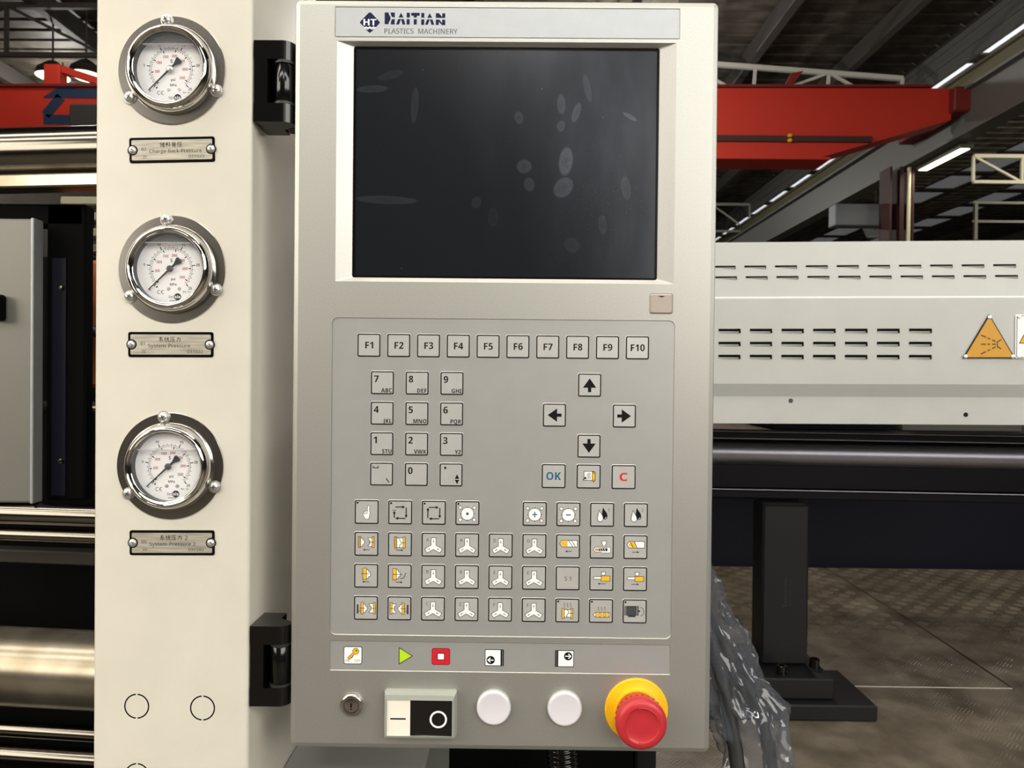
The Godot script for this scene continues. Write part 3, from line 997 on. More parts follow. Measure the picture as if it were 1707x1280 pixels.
func left_machine():
	var st: SurfaceTool
	var yaw := -5.0
	var b := thing("tie_bar", "dark polished tie bar at the top left, above the flat rail", "bar", X(Vector3(-1.0, 0.443, -0.76), Vector3(0, yaw, 0.3)), "tie bars of the clamp")
	st = S()
	rod(st, Vector3(-1.2, 0, 0), Vector3(0.7, 0, 0), 0.053, 64)
	put(b, "shaft", [[st, M.dark_steel]])
	b = thing("tie_bar", "thick bright worn tie bar at the lower left", "bar", X(Vector3(-1.0, -0.588, -0.72), Vector3(0, yaw, 0.0)), "tie bars of the clamp")
	st = S()
	rod(st, Vector3(-1.2, 0, 0), Vector3(0.7, 0, 0), 0.074, 64)
	put(b, "shaft", [[st, M.worn_steel]])
	# thin rods
	var rods := [[-0.283, 0.022, "dark_steel", "thin dark rod under the grey door, topmost of the lower rods"], [-0.325, 0.014, "dark_steel", "slim dark rod just below the topmost lower rod"], [-0.715, 0.016, "dark_steel", "dark rod below the thick bright tie bar"], [-0.765, 0.02, "dark_steel", "lowest dark rod at the left edge"]]
	for r in rods:
		b = thing("guide_rod", r[3], "rod", X(Vector3(-1.0, r[0], -0.72), Vector3(0, yaw, 0)), "thin rods of the clamp")
		st = S()
		rod(st, Vector3(-1.2, 0, 0), Vector3(0.7, 0, 0), r[1], 32)
		put(b, "shaft", [[st, M[r[2]]]])
	st = S()
	box(st, X(), Vector3(1.9, 0.026, 0.05), 0.003)
	tag(put(self, "flat_rail", [[st, M.worn_steel]], X(Vector3(-1.1, 0.3735, -0.735), Vector3(0, yaw, 0.3))), "flat bright steel rail under the dark tie bar", "rail")
	# black clamp frame with the grey safety door
	var f := thing("clamp_frame", "black clamp frame with a navy inner panel behind the grey door", "machine", X(Vector3(-1.1, -0.26, -0.85)))
	st = S()
	box(st, X(Vector3(0.184, 0.3, 0.09)), Vector3(0.08, 0.6, 0.03), 0.004)
	put(f, "frame_post", [[st, M.void_black]])
	st = S()
	box(st, X(Vector3(-0.13, 0.578, 0.085)), Vector3(0.7, 0.044, 0.04), 0.004)
	put(f, "top_beam", [[st, M.void_black]])
	st = S()
	box(st, X(Vector3(0.172, 0.25, 0.106)), Vector3(0.028, 0.48, 0.004))
	put(f, "navy_panel", [[st, M.navy_paint]])
	for y in [0.43, 0.08]:
		st = S()
		lathe(st, X(Vector3(0.178, y, 0.108)), [Vector2(0.006, 0), Vector2(0.005, 0.003), Vector2(0, 0.004)], 16)
		put(f, "screw", [[st, M.dark_steel]])
	st = S()
	box(st, X(Vector3(-0.32, 0.3, -0.2)), Vector3(0.44, 0.6, 0.06))
	put(f, "back_plate", [[st, M.void_black]])
	var d := thing("safety_door", "grey sheet safety door at the left edge", "door", X(Vector3(-1.1, -0.26, -0.72)))
	st = S()
	box(st, X(Vector3(-0.06, 0.281, 0)), Vector3(0.414, 0.56, 0.03), 0.004)
	put(d, "panel", [[st, M.door_grey]])
	st = S()
	box(st, X(Vector3(0.147, 0.281, 0.008)), Vector3(0.006, 0.56, 0.03), 0.0015)
	put(d, "edge_strip", [[st, M.plate_aluminium]])
	st = S()
	box(st, X(Vector3(0.082, 0.385, 0.03)), Vector3(0.024, 0.05, 0.03), 0.004)
	put(d, "handle", [[st, M.void_black]])
	# what shows through the slit beside the post
	var o := thing("mould_carrier", "orange painted block with a dark hose seen through the slit", "machine", X(Vector3(-1.12, 0.1, -1.25)))
	st = S()
	box(st, X(Vector3(-0.02, 0.03, 0)), Vector3(0.16, 0.34, 0.1), 0.01)
	put(o, "block", [[st, M.orange_paint]])
	st = S()
	sweep(st, [Vector3(-0.1, 0.05, 0.07), Vector3(-0.03, 0.03, 0.075), Vector3(0.03, -0.005, 0.07), Vector3(0.08, -0.02, 0.05)], [0.014], 12)
	put(o, "hose", [[st, M.rubber]])
	for i in 4:
		st = S()
		box(st, X(Vector3(-0.0, 0.23 + 0.042 * i, 0.02)), Vector3(0.2, 0.022, 0.06), 0.003)
		put(o, "rib", [[st, M.olive_paint if i else M.worn_steel]])
	b = thing("guide_rod", "short bright rod seen through the slit beside the post", "rod", X(Vector3(-1.1, -0.092, -1.15), Vector3(0, yaw, 0)), "thin rods of the clamp")
	st = S()
	rod(st, Vector3(-0.4, 0, 0), Vector3(0.4, 0, 0), 0.016, 32)
	put(b, "shaft", [[st, M.worn_steel]])
	st = S()
	box(st, X(Vector3(0, 0, 0)), Vector3(1.9, 1.3, 0.05))
	tag(put(self, "dark_backing", [[st, M.void_black]], X(Vector3(-1.5, -0.295, -1.53))), "black machine wall behind the lower bars at the left", "panel")
	st = S()
	box(st, X(Vector3(0, 0, 0)), Vector3(1.6, 0.03, 0.04), 0.003)
	tag(put(self, "flat_bar", [[st, M.steel_dark]], X(Vector3(-1.3, -0.42, -0.95), Vector3(0, yaw, 0))), "faint dark flat bar between the lower rods and the thick tie bar", "bar")
	st = S()
	box(st, X(Vector3(0, 0, 0)), Vector3(2.0, 1.0, 1.1), 0.01)
	tag(put(self, "machine_bed", [[st, M.void_black]], X(Vector3(-1.5, -1.45, -0.94))), "black machine bed below the lower bars at the left", "machine")
	# under the panel: the grey frame ledge and the black machine body
	var g := thing("frame_ledge", "grey painted frame ledge under the panel beside the cream post", "frame", X(Vector3(-0.18, -1.9, -0.24)))
	st = S()
	box(st, X(Vector3(-0.002, 0.7265, 0)), Vector3(0.161, 1.453, 0.36), 0.002)
	put(g, "body", [[st, M.grey_paint]])
	g = thing("black_cabinet", "black machine cabinet below the panel", "machine", X(Vector3(0.05, -1.9, -0.7)))
	st = S()
	box(st, X(Vector3(-0.01, 0.7, 0)), Vector3(0.31, 1.4, 0.5), 0.004)
	put(g, "body", [[st, M.void_black]])
	st = S()
	box(st, X(Vector3(0.162, 0.7, 0.23)), Vector3(0.034, 1.4, 0.05), 0.004)
	put(g, "corner_post", [[st, M.satin_black]])
	var h := thing("corrugated_hose", "black corrugated hose hanging below the panel", "hose", X(Vector3(0.09, -0.54, -0.33)))
	st = S()
	var pts := []
	var rad := []
	for i in 245:
		var t := i / 244.0
		pts.append(Vector3(-0.025 + 0.03 * t, 0.06 - 0.4 * t, 0.0 + 0.06 * t - 0.1 * t * t))
		rad.append(0.021 + 0.0016 * cos(i * TAU / 4.0))
	sweep(st, pts, rad, 20)
	put(h, "sleeve", [[st, M.gloss_black]])

# ------------------------------------------------------------------ the cream post with its gauges

func gauge_post():
	var st := S()
	var p := thing("gauge_post", "cream painted sheet steel post carrying three pressure gauges", "post", X(Vector3(-0.34, -1.9, -0.11)))
	var o := rrect(0, 0, 0.1545, 0.22, 0.0035, 4)
	extrude(st, X(Vector3.ZERO, Vector3(-90, 0, 0)), o, 0.0, 2.9, 1)
	put(p, "body", [[st, M.cream_paint]])
	# knock-outs: ring slots cut through the sheet, held by two bridges
	for k in [Vector2(-373.5, -329.6), Vector2(-308.2, -330.5), Vector2(-373.0, -398.6)]:
		st = S()
		for s in [[94.0, 266.0], [-86.0, 86.0]]:
			stroke(st, X(), arc(0, 0, 0.0118, s[0], s[1], 24), 0.0014, false, 0.0)
		put(p, "knockout_slot", [[st, M.void_black]], X(Vector3(k.x * MM + 0.34, k.y * MM + 1.9, 0.1101)))
	hinge("upper black hinge joining the cream post and the panel", 0.2873)
	hinge("lower black hinge joining the cream post and the panel", -0.2885)
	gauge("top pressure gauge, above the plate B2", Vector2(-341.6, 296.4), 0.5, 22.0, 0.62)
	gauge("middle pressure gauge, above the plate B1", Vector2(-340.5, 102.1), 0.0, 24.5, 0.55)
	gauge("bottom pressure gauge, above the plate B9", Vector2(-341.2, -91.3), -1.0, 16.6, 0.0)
	nameplate("steel name plate B2 Charge Back Pressure under the top gauge", Vector2(-341.2, 219.1), 1.5, "B2", "储料背压", "Charge Back Pressure", 51.5, "ZC", "031023", "")
	nameplate("steel name plate B1 System Pressure under the middle gauge", Vector2(-341.4, 28.2), 0.4, "B1", "系统压力", "System Pressure", 41.5, "ZC", "031022", "")
	nameplate("steel name plate B9 System Pressure 2 under the bottom gauge", Vector2(-339.1, -167.1), 0.6, "B9", "系统压力", "System Pressure 2", 45.5, "HY", "031282", "2")

func hinge(label: String, y: float):
	var t := thing("hinge", label, "hinge", X(Vector3(-0.2605, y, 0)), "black hinges of the panel")
	var up := Basis(Vector3.RIGHT, -PI / 2)   # local z of the outline is up
	# plan outline of the fixed leaf: block with a rounded nose; seen from above, -z is the viewer's far side
	var nose := []
	for p in arc(0.0262, -0.0108, 0.0108, 90.0, -20.0, 10):
		nose.append(p)
	var plan := [Vector2(0.034, -0.024), Vector2(0.022, -0.024), Vector2(0.022, -0.041), Vector2(-0.0012, -0.041), Vector2(-0.0012, 0.0)]
	var full := []
	for i in nose.size():
		full.append(Vector2(nose[i].x, -nose[i].y))   # to x, -z
	var poly := [Vector2(-0.0012, 0.0), Vector2(-0.0012, 0.041), Vector2(0.022, 0.041), Vector2(0.022, 0.024)]
	full.reverse()
	for q in full:
		poly.append(q)
	if Geometry2D.is_polygon_clockwise(PackedVector2Array(poly)):
		poly.reverse()
	var st := S()
	for e in [[0.0215, 0.0397], [-0.0397, -0.0215]]:
		extrude(st, Transform3D(up, Vector3.ZERO), poly, e[0], e[1], -1)
	box(st, X(Vector3(0.0055, 0, -0.0205)), Vector3(0.0134, 0.044, 0.041), 0.0005)
	box(st, X(Vector3(0.0105, 0, -0.037)), Vector3(0.023, 0.044, 0.008))
	put(t, "fixed_leaf", [[st, M.gloss_black]])
	st = S()
	lathe(st, Transform3D(up, Vector3(0.0262, -0.0185, -0.0108)), [Vector2(0, 0), Vector2(0.0095, 0), Vector2(0.0103, 0.001), Vector2(0.0103, 0.036), Vector2(0.0095, 0.037), Vector2(0, 0.037)], 32)
	put(t, "knuckle", [[st, M.gloss_black]])
	for s in [-1.0, 1.0]:
		st = S()
		lathe(st, Transform3D(up, Vector3(0.0262, 0.0188 * s + (0 if s > 0 else -0.0026), -0.0108)), [Vector2(0, 0), Vector2(0.0108, 0), Vector2(0.0108, 0.0026), Vector2(0, 0.0026)], 32)
		put(t, "washer", [[st, M.rubber]])
	st = S()
	box(st, X(Vector3(0.037, -0.004, -0.031)), Vector3(0.028, 0.07, 0.017), 0.001)
	put(t, "moving_leaf", [[st, M.satin_black]])

func gauge(label: String, c: Vector2, turn: float, level: float, dial_shade: float):
	var t := thing("pressure_gauge", label, "gauge", X(Vector3(c.x * MM, c.y * MM, 0)), "pressure gauges on the cream post")
	var k := Transform3D(Basis.from_scale(Vector3.ONE * MM))
	var st := S()
	lathe(st, k, [Vector2(52.6, 0), Vector2(52.6, 1.2), Vector2(52.2, 1.6), Vector2(43, 1.6)], 96)
	put(t, "flange", [[st, M.flange_steel]])
	st = S()
	lathe(st, k, [Vector2(43.4, 1.5), Vector2(43.2, 4), Vector2(42.4, 7), Vector2(40.8, 10), Vector2(39.4, 12.2), Vector2(38.2, 13.4), Vector2(36.9, 13.8), Vector2(35.8, 13.2), Vector2(35.0, 12.0), Vector2(34.2, 10.6), Vector2(33.6, 10.2)], 96)
	put(t, "bezel", [[st, M.chrome]])
	st = S()
	lathe(st, k, [Vector2(33.6, 10.2), Vector2(33.6, 2.6)], 72)
	put(t, "case_wall", [[st, M.gloss_black]])
	# dial with printed scales
	var d := S()
	flat(d, k, disc(0, 0, 33.7, 72), 2.6)
	var bk := S()
	var rd := S()
	var gr := S()
	var z := 2.66
	stroke(bk, k, arc(0, 0, 20.8, -45, 225, 80), 0.35, false, z)
	stroke(bk, k, arc(0, 0, 19.5, -45, 225, 80), 0.3, false, z)
	for i in 26:
		var a := deg_to_rad(225.0 - 270.0 * i / 25.0)
		var u := Vector2(cos(a), sin(a))
		var big := i % 5 == 0
		stroke(bk, k, [u * 20.8, u * (24.0 if big else 22.6)], 0.9 if big else 0.4, false, z)
		if big and i > 0:
			text(bk, k, str(i), 2.5, u * 26.6 - Vector2(0, 1.2), true, 0, 0.0, z)
	for i in range(0, 37):
		var a := deg_to_rad(225.0 - 270.0 * i * 100.0 / 3626.0)
		var u := Vector2(cos(a), sin(a))
		var big := i % 5 == 0
		stroke(rd if not big else bk, k, [u * 19.5, u * (17.2 if big else 18.2)], 1.0 if big else 0.35, false, z)
		if big and i > 0:
			text(rd, k, str(i * 100), 2.7, u * 13.6 - Vector2(0, 1.3), true, 0, 5.6 if i >= 10 else 4.6, z)
	text(bk, k, "S", 3.4, Vector2(0.4, 6.6), true, 0, 0.0, z)
	text(bk, k, "psi", 2.4, Vector2(2.2, -11.0), true, 0, 0.0, z)
	text(bk, k, "MPa", 2.4, Vector2(2.2, -16.2), true, 0, 0.0, z)
	stroke(bk, k, arc(-11.6, -22.6, 1.7, 60, 300, 12), 0.5, false, z)
	stroke(bk, k, arc(-7.8, -22.6, 1.7, 60, 300, 12), 0.5, false, z)
	stroke(bk, k, [Vector2(-9.4, -22.6), Vector2(-8.0, -22.6)], 0.5, false, z)
	text(bk, k, "Acc. 1,6", 1.5, Vector2(15.2, -22.8), true, 0, 0.0, z)
	text(bk, k, "0", 2.2, Vector2(-20.6, -21.4), true, 0, 0.0, z)
	stroke(bk, k, [Vector2(-14.6, -18.4), Vector2(-13.2, -17.0)], 1.2, false, z)
	text(bk, k, "tec", 3.0, Vector2(3.4, -28.6), false, 1, 5.6, z)
	text(bk, k, "GERMANY", 1.1, Vector2(3.2, -31.6), true, 0, 8.5, z)
	flat(bk, k, disc(6.6, -27.2, 3.5, 24), z)
	var wh := S()
	text(wh, k, "sis", 2.8, Vector2(6.6, -28.5), true, 0, 5.4, z + 0.05)
	put(t, "dial", [[d, M.dial_white], [bk, M.ink_black], [rd, M.ink_dial_red], [wh, M.ink_white]])
	for x in [-2.4, 8.0]:
		st = S()
		lathe(st, k * X(Vector3(x, -19.2, 2.6)), [Vector2(1.9, 0), Vector2(1.7, 0.6), Vector2(1.0, 0.7), Vector2(0.8, 0.3), Vector2(0, 0.3)], 20)
		put(t, "dial_screw", [[st, M.zinc]])
	# needle
	st = S()
	var nx := k * X(Vector3(0, 0, 4.4), Vector3(0, 0, 224.0 + turn))
	extrude(st, nx, [Vector2(29.4, -0.35), Vector2(29.4, 0.35), Vector2(2, 0.9), Vector2(-2, 0.9), Vector2(-6, 1.1), Vector2(-11.8, 3.5), Vector2(-13.4, 2.6), Vector2(-13.4, -2.6), Vector2(-11.8, -3.5), Vector2(-6, -1.1), Vector2(-2, -0.9), Vector2(2, -0.9)], 0, 0.5)
	var nd := put(t, "needle", [[st, M.ink_black]])
	st = S()
	lathe(st, k * X(Vector3(0, 0, 4.9)), [Vector2(3.2, 0), Vector2(3.2, 0.8), Vector2(2.8, 1.2), Vector2(0, 1.3)], 24)
	put(nd, "hub", [[st, M.zinc if turn > 0.2 else M.cable_grey]])
	# glass and the surface of the damping liquid behind it
	st = S()
	flat(st, k, disc(0, 0, 33.7, 64), 9.6)
	put(t, "glass", [[st, M.gauge_glass]])
	st = S()
	var hw := sqrt(33.4 * 33.4 - level * level)
	box(st, k * X(Vector3(0, level, 8.2)), Vector3(2 * hw, 1.5, 2.2), 0.5)
	put(t, "liquid_line", [[st, M.liquid]])
	if dial_shade > 0.0:   # tinted sheet paints in the shade seen above the damping liquid
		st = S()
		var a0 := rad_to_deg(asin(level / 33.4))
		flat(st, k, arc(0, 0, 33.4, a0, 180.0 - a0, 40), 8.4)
		put(t, "shade_sheet", [[st, M.dial_shade]])
	for a in [96.0 - turn, 214.0, 336.0]:
		var u := Vector2(cos(deg_to_rad(a)), sin(deg_to_rad(a))) * 48.6
		st = S()
		lathe(st, k * X(Vector3(u.x, u.y, 1.6)), [Vector2(6.1, 0), Vector2(6.1, 0.8), Vector2(5.1, 0.8), Vector2(5.1, 1.4), Vector2(4.6, 2.8), Vector2(3.2, 3.8), Vector2(0, 4.1)], 28)
		var cr := S()
		for r in [20.0, 110.0]:
			box(cr, k * X(Vector3(u.x, u.y, 5.6), Vector3(0, 0, r + a)), Vector3(4.6, 0.9, 0.5))
		put(t, "screw", [[st, M.zinc], [cr, M.ink_grey]])

func glyph(st: SurfaceTool, k: Transform3D, s: String, at: Vector2, size: float, z: float):   # strokes on a grid of ten by ten, y down
	var d := {
		"储": "2.6 .5 .6 4|1.8 2.6 1.8 9.8|3.6 1 4.3 2|3.2 4 4.4 4 4.4 8.8 5.3 8|5.6 2 9 2|7.2 .5 7.2 4|5.2 4 9.8 4|9.4 1 5.4 6.2|6.6 5.8 9.2 5.8 9.2 9.5 6.6 9.5 6.6 5.8|6.6 7.6 9.2 7.6",
		"料": "1 1.2 1.7 2.6|4.4 1 3.6 2.6|.4 3.8 4.9 3.8|2.6 .4 2.6 9.8|2.5 4 .4 7.4|2.8 4.4 4.8 6.4|5.9 1.2 7 2.2|5.5 3.8 6.7 4.8|5.2 7.2 9.9 6.2|8.4 .4 8.4 9.8",
		"背": "3.6 .4 3.6 4.4|1 1.8 3.6 1.8|.8 4.2 3.6 3.6|6 .4 6 4.2 9.2 4.2 9.2 3.2|8.6 1.2 6 2.2|2.6 5 2.6 9.8|2.6 5 7.6 5 7.6 9.8 6.8 9.6|2.6 6.6 7.6 6.6|2.6 8.1 7.6 8.1",
		"压": ".9 .9 9.7 .9|1.5 .9 1.5 6 .4 9.7|3 4.6 8.8 4.6|5.8 2 5.8 9|2.2 9 9.8 9|7.4 6 8.4 7.4",
		"系": "7.8 .6 1.6 1.5|5 1.5 2.4 3.6 6 3.9|7.4 2.4 2 6 8.2 5.5|7.2 4.4 8.6 6.2|5 6 5 9.6 4.2 9.2|3 7 1 9.2|7 7 9 9.2",
		"统": "2.4 .5 .7 3 3 3|3.2 2.2 .7 6 3.4 5.6|.5 9 3.6 7.8|6.8 .3 7.2 1.4|4.4 2 9.8 2|7 2 5 4.6 8.8 4.2|8 3.2 9.4 5|5.8 5 5.6 7.6 4 9.6|7.8 5 7.8 9.2 9.8 9.2 9.8 8",
		"力": "1.2 3 8.4 3 8 9 6.6 8.6|5 .5 4.6 5 1 9.6",
	}
	for part in d[s].split("|"):
		var n: PackedStringArray = part.split(" ")
		var pts := []
		for i in range(0, n.size(), 2):
			pts.append(at + Vector2(n[i].to_float(), 10.0 - n[i + 1].to_float()) * size / 10.0)
		stroke(st, k, pts, size * 0.1, false, z)

func nameplate(label: String, c: Vector2, tilt: float, code: String, han: String, eng: String, wide: float, maker: String, number: String, extra: String):
	var t := thing("name_plate", label, "name plate", X(Vector3(c.x * MM, c.y * MM, 0), Vector3(0, 0, tilt)), "name plates on the cream post")
	var k := Transform3D(Basis.from_scale(Vector3.ONE * MM))
	var st := S()
	pad(st, k, 84.2, 24.8, 2.2, 0, 0.8, 0.25)
	var face := S()
	# bright field, scalloped round the two rivets
	var f := []
	for p in rrect(0, 0, 79.4, 19.8, 1.2, 4):
		f.append(p)
	flat(face, k, f, 0.86)
	var bk := S()
	for s in [-1.0, 1.0]:
		flat(bk, k, disc(38.6 * s, 0, 5.1, 28), 0.88)
	text(bk, k, code, 3.2, Vector2(-27.6, -0.7), false, 0, 0.0, 0.9)
	for i in han.length():
		glyph(bk, k, han[i], Vector2(-12.0 + 5.75 * i, 2.6), 5.0, 0.9)
	if extra:
		text(bk, k, extra, 4.2, Vector2(14.2, 2.8), false, 0, 0.0, 0.9)
	text(bk, k, eng, 3.5, Vector2(-22.2, -2.9), false, -1, wide, 0.9)
	text(bk, k, maker, 2.8, Vector2(-26.4, -8.2), false, 0, 0.0, 0.9)
	text(bk, k, number, 2.8, Vector2(24.0, -8.0), false, 0, 15.4, 0.9)
	put(t, "plate", [[st, M.gloss_black], [face, M.nameplate_steel], [bk, M.ink_black]])
	for s in [-1.0, 1.0]:
		st = S()
		lathe(st, k * X(Vector3(38.6 * s, 0, 0.9)), [Vector2(4.0, 0), Vector2(3.8, 0.8), Vector2(3.0, 1.7), Vector2(1.6, 2.2), Vector2(1.1, 2.25), Vector2(1.0, 1.2), Vector2(0, 1.2)], 28)
		put(t, "rivet", [[st, M.zinc]])

# ------------------------------------------------------------------ the operator panel

const PANEL := Vector3(-0.015, -0.37, -0.03)

func control_panel():
	var t := thing("control_panel", "silver machine control panel with dark screen, membrane keypad and buttons", "control panel", X(PANEL))
	var home := X(-PANEL)   # parts are drawn about the middle of the world, the thing stands at its base
	var k := home * Transform3D(Basis.from_scale(Vector3.ONE * MM))
	# housing: chamfered box whose face is cut by shallow pockets (x0, y0, x1, y1, corner, depth, chamfer)
	var st := S()
	var holes := [[-182.4, 330.1, 154.7, 360.2, 1.0, 0.7, 0.5], [-180.0, 92.0, 151.6, 326.8, 0.6, 0.0, 0.0], [-182.9, -256.1, 153.4, 56.5, 6.0, 0.8, 0.6], [-182.8, -291.5, 153.0, -261.9, 0.8, 0.8, 0.6], [128.2, 62.8, 151.0, 82.9, 2.0, 1.0, 0.3]]
	var x0 := -216.5
	var x1 := 187.4
	var y0 := -363.4
	var y1 := 362.0
	var xs := [x0, x1]
	var ys := [y0, y1]
	for h in holes:
		xs.append_array([h[0], h[2]])
		ys.append_array([h[1], h[3]])
	xs.sort()
	ys.sort()
	for i in xs.size() - 1:
		for j in ys.size() - 1:
			var mid := Vector2((xs[i] + xs[i + 1]) / 2, (ys[j] + ys[j + 1]) / 2)
			var inside := false
			for h in holes:
				inside = inside or (mid.x > h[0] and mid.x < h[2] and mid.y > h[1] and mid.y < h[3])
			if not inside and xs[i + 1] - xs[i] > 1e-4 and ys[j + 1] - ys[j] > 1e-4:
				Q(st, k * Vector3(xs[i], ys[j], 0), k * Vector3(xs[i + 1], ys[j], 0), k * Vector3(xs[i + 1], ys[j + 1], 0), k * Vector3(xs[i], ys[j + 1], 0))
	for h in holes:
		var cx: float = (h[0] + h[2]) / 2
		var cy: float = (h[1] + h[3]) / 2
		var o := rrect(cx, cy, h[2] - h[0], h[3] - h[1], h[4])
		var q: int = o.size() / 4
		for c in 4:
			var corner := Vector2(h[2] if c in [0, 3] else h[0], h[3] if c < 2 else h[1])
			for i in q - 1:
				T(st, k * V(corner, 0), k * V(o[c * q + i + 1], 0), k * V(o[c * q + i], 0))
		if h[5] > 0.0:
			var o2 := rrect(cx, cy, h[2] - h[0] - 2 * h[6], h[3] - h[1] - 2 * h[6], maxf(h[4] - h[6], 0.3))
			band(st, k, o, 0, o2, -h[5])
			flat(st, k, o2, -h[5])
	var loops := []
	var mx := (x0 + x1) / 2
	var my := (y0 + y1) / 2
	for e in [[5.2, -50.0], [5.2, -3.2], [4.9, -2.4], [4.3, -1.9], [0.0, 0.0]]:
		loops.append([rrect(mx, my, x1 - x0 + 2 * e[0], y1 - y0 + 2 * e[0], 0.4 + e[0]), e[1]])
	# the face's own corners stay square; the first loop meets them
	for i in loops.size() - 1:
		band(st, k, loops[i][0], loops[i][1], loops[i + 1][0], loops[i + 1][1], [2, 3, 3, 4][i])
	flat(st, k, loops[0][0], -50.0, false)
	put(t, "housing", [[st, M.silver_paint]])
	# screen surround: four slopes down to the glass
	st = S()
	var a := rrect(-14.2, 209.4, 331.6, 234.8, 0.6)
	var b := rrect(-14.3, 210.2, 301.0, 227.4, 2.4)
	band(st, k, a, 0, b, -5.0)
	var b2 := rrect(-14.3, 210.2, 301.0, 227.4, 2.4)
	band(st, k, b, -5.0, b2, -9.0)
	put(t, "screen_surround", [[st, M.silver_bevel]])
	# screen
	st = S()
	var gx0 := -14.3 - 150.5
	var gy0 := 210.2 - 113.7
	for v in [[0, 0], [1, 1], [1, 0], [0, 0], [0, 1], [1, 1]]:
		st.set_uv(Vector2(v[0], 1.0 - v[1]))
		st.add_vertex(k * Vector3(gx0 + 301.0 * v[0], gy0 + 227.4 * v[1], -6.6))
	var scr := put(t, "screen", [[st, screen_material()]])
	st = S()
	band(st, k, rrect(-14.3, 210.2, 300.8, 227.2, 2.3), -6.2, rrect(-14.3, 210.2, 296.4, 223.2, 2.0), -6.2)
	put(scr, "gasket", [[st, M.gloss_black]])
	logo_plate(t, k)
	# small taupe cap over a socket
	st = S()
	pad(st, k * X(Vector3(139.6, 72.8, -1.0)), 22.2, 19.5, 2.2, 0, 2.6, 1.3)
	var slot := S()
	flat(slot, k * X(Vector3(139.6, 72.8, -1.0)), [Vector2(-3.4, 7.2), Vector2(0, 6.0), Vector2(3.4, 7.2), Vector2(2.6, 7.5), Vector2(-2.6, 7.5)], 2.62)
	put(t, "socket_cap", [[st, M.cap_taupe], [slot, M.ink_black]])
	keypad(t, k)
	icon_strip(t, k)
	buttons(t, k)

func screen_material() -> StandardMaterial3D:
	# black glass with greasy finger marks and wipe streaks: dirt with a shape of its own, over a painted reflection haze
	var w := 640
	var h := 480
	var im := Image.create(w, h, false, Image.FORMAT_RGBA8)
	var amt := PackedFloat32Array()
	amt.resize(w * h)
	var n := FastNoiseLite.new()
	n.seed = 8
	n.frequency = 0.05
	var slow := FastNoiseLite.new()
	slow.seed = 18
	slow.frequency = 0.006
	for y in h:
		for x in w:
			var u := float(x) / w
			var sheen := 0.03 + 0.8 * smoothstep(0.5, 1.25, u + 0.4 * (1.0 - float(y) / h) + 0.12 * slow.get_noise_2d(x, y * 0.4))  # reflected light painted in, brighter towards the upper right
			amt[y * w + x] = sheen * (0.85 + 0.25 * slow.get_noise_2d(x * 2.0, y * 0.7))
	# finger marks: centre, half axes, turn, strength (in parts of the screen, y down)
	for f in [[0.542, 0.30, 0.016, 0.032, 10, 0.5], [0.68, 0.24, 0.015, 0.05, 3, 0.55], [0.73, 0.275, 0.014, 0.05, -18, 0.6], [0.68, 0.335, 0.015, 0.028, -10, 0.5], [0.697, 0.487, 0.026, 0.07, -6, 0.75], [0.69, 0.60, 0.032, 0.056, -42, 0.62], [0.561, 0.51, 0.028, 0.034, 0, 0.55], [0.578, 0.588, 0.02, 0.034, 12, 0.5], [0.405, 0.668, 0.018, 0.03, -8, 0.3], [0.765, 0.17, 0.012, 0.07, 14, 0.35], [0.905, 0.292, 0.008, 0.04, 60, 0.7], [0.06, 0.18, 0.06, 0.018, 3, 0.5], [0.11, 0.66, 0.12, 0.02, -2, 0.45], [0.20, 0.25, 0.014, 0.09, -4, 0.4], [0.12, 0.12, 0.05, 0.02, 15, 0.3], [0.72, 0.85, 0.03, 0.035, -40, 0.25], [0.895, 0.6, 0.018, 0.06, 8, 0.35], [0.82, 0.76, 0.016, 0.05, 6, 0.3], [0.46, 0.73, 0.02, 0.05, 0, 0.16]]:
		var t := deg_to_rad(f[4])
		var r: float = maxf(f[2] * w, f[3] * h) * 1.2
		for y in range(maxi(0, int(f[1] * h - r)), mini(h, int(f[1] * h + r))):
			for x in range(maxi(0, int(f[0] * w - r)), mini(w, int(f[0] * w + r))):
				var p := Vector2(x - f[0] * w, y - f[1] * h).rotated(t)
				var d := Vector2(p.x / (f[2] * w), p.y / (f[3] * h)).length()
				amt[y * w + x] += 0.95 * f[5] * smoothstep(1.0, 0.72, d) * (0.55 + 0.35 * d + 0.25 * n.get_noise_2d(x * 3.0, y * 3.0))
	var rng := RandomNumberGenerator.new()
	rng.seed = 77
	for i in 90:
		var x := int(clampf(rng.randfn(0.82, 0.06), 0.02, 0.98) * w)
		var y := int(clampf(rng.randfn(0.68, 0.09), 0.02, 0.98) * h)
		amt[y * w + x] += 0.9
	for p in [[0.225, 0.095], [0.618, 0.172], [0.162, 0.955], [0.818, 0.295]]:
		for d in 3:
			amt[int(p[1] * h + d) * w + int(p[0] * w)] += 1.6
	for y in h:
		for x in w:
			var v: float = clampf(amt[y * w + x], 0.0, 2.0)
			im.set_pixel(x, y, Color(0.078 + 0.2 * v, 0.09 + 0.205 * v, 0.112 + 0.22 * v))
	im.generate_mipmaps()
	var m := mat("screen_glass", Color.WHITE, 0.18)
	m.albedo_texture = ImageTexture.create_from_image(im)
	return m

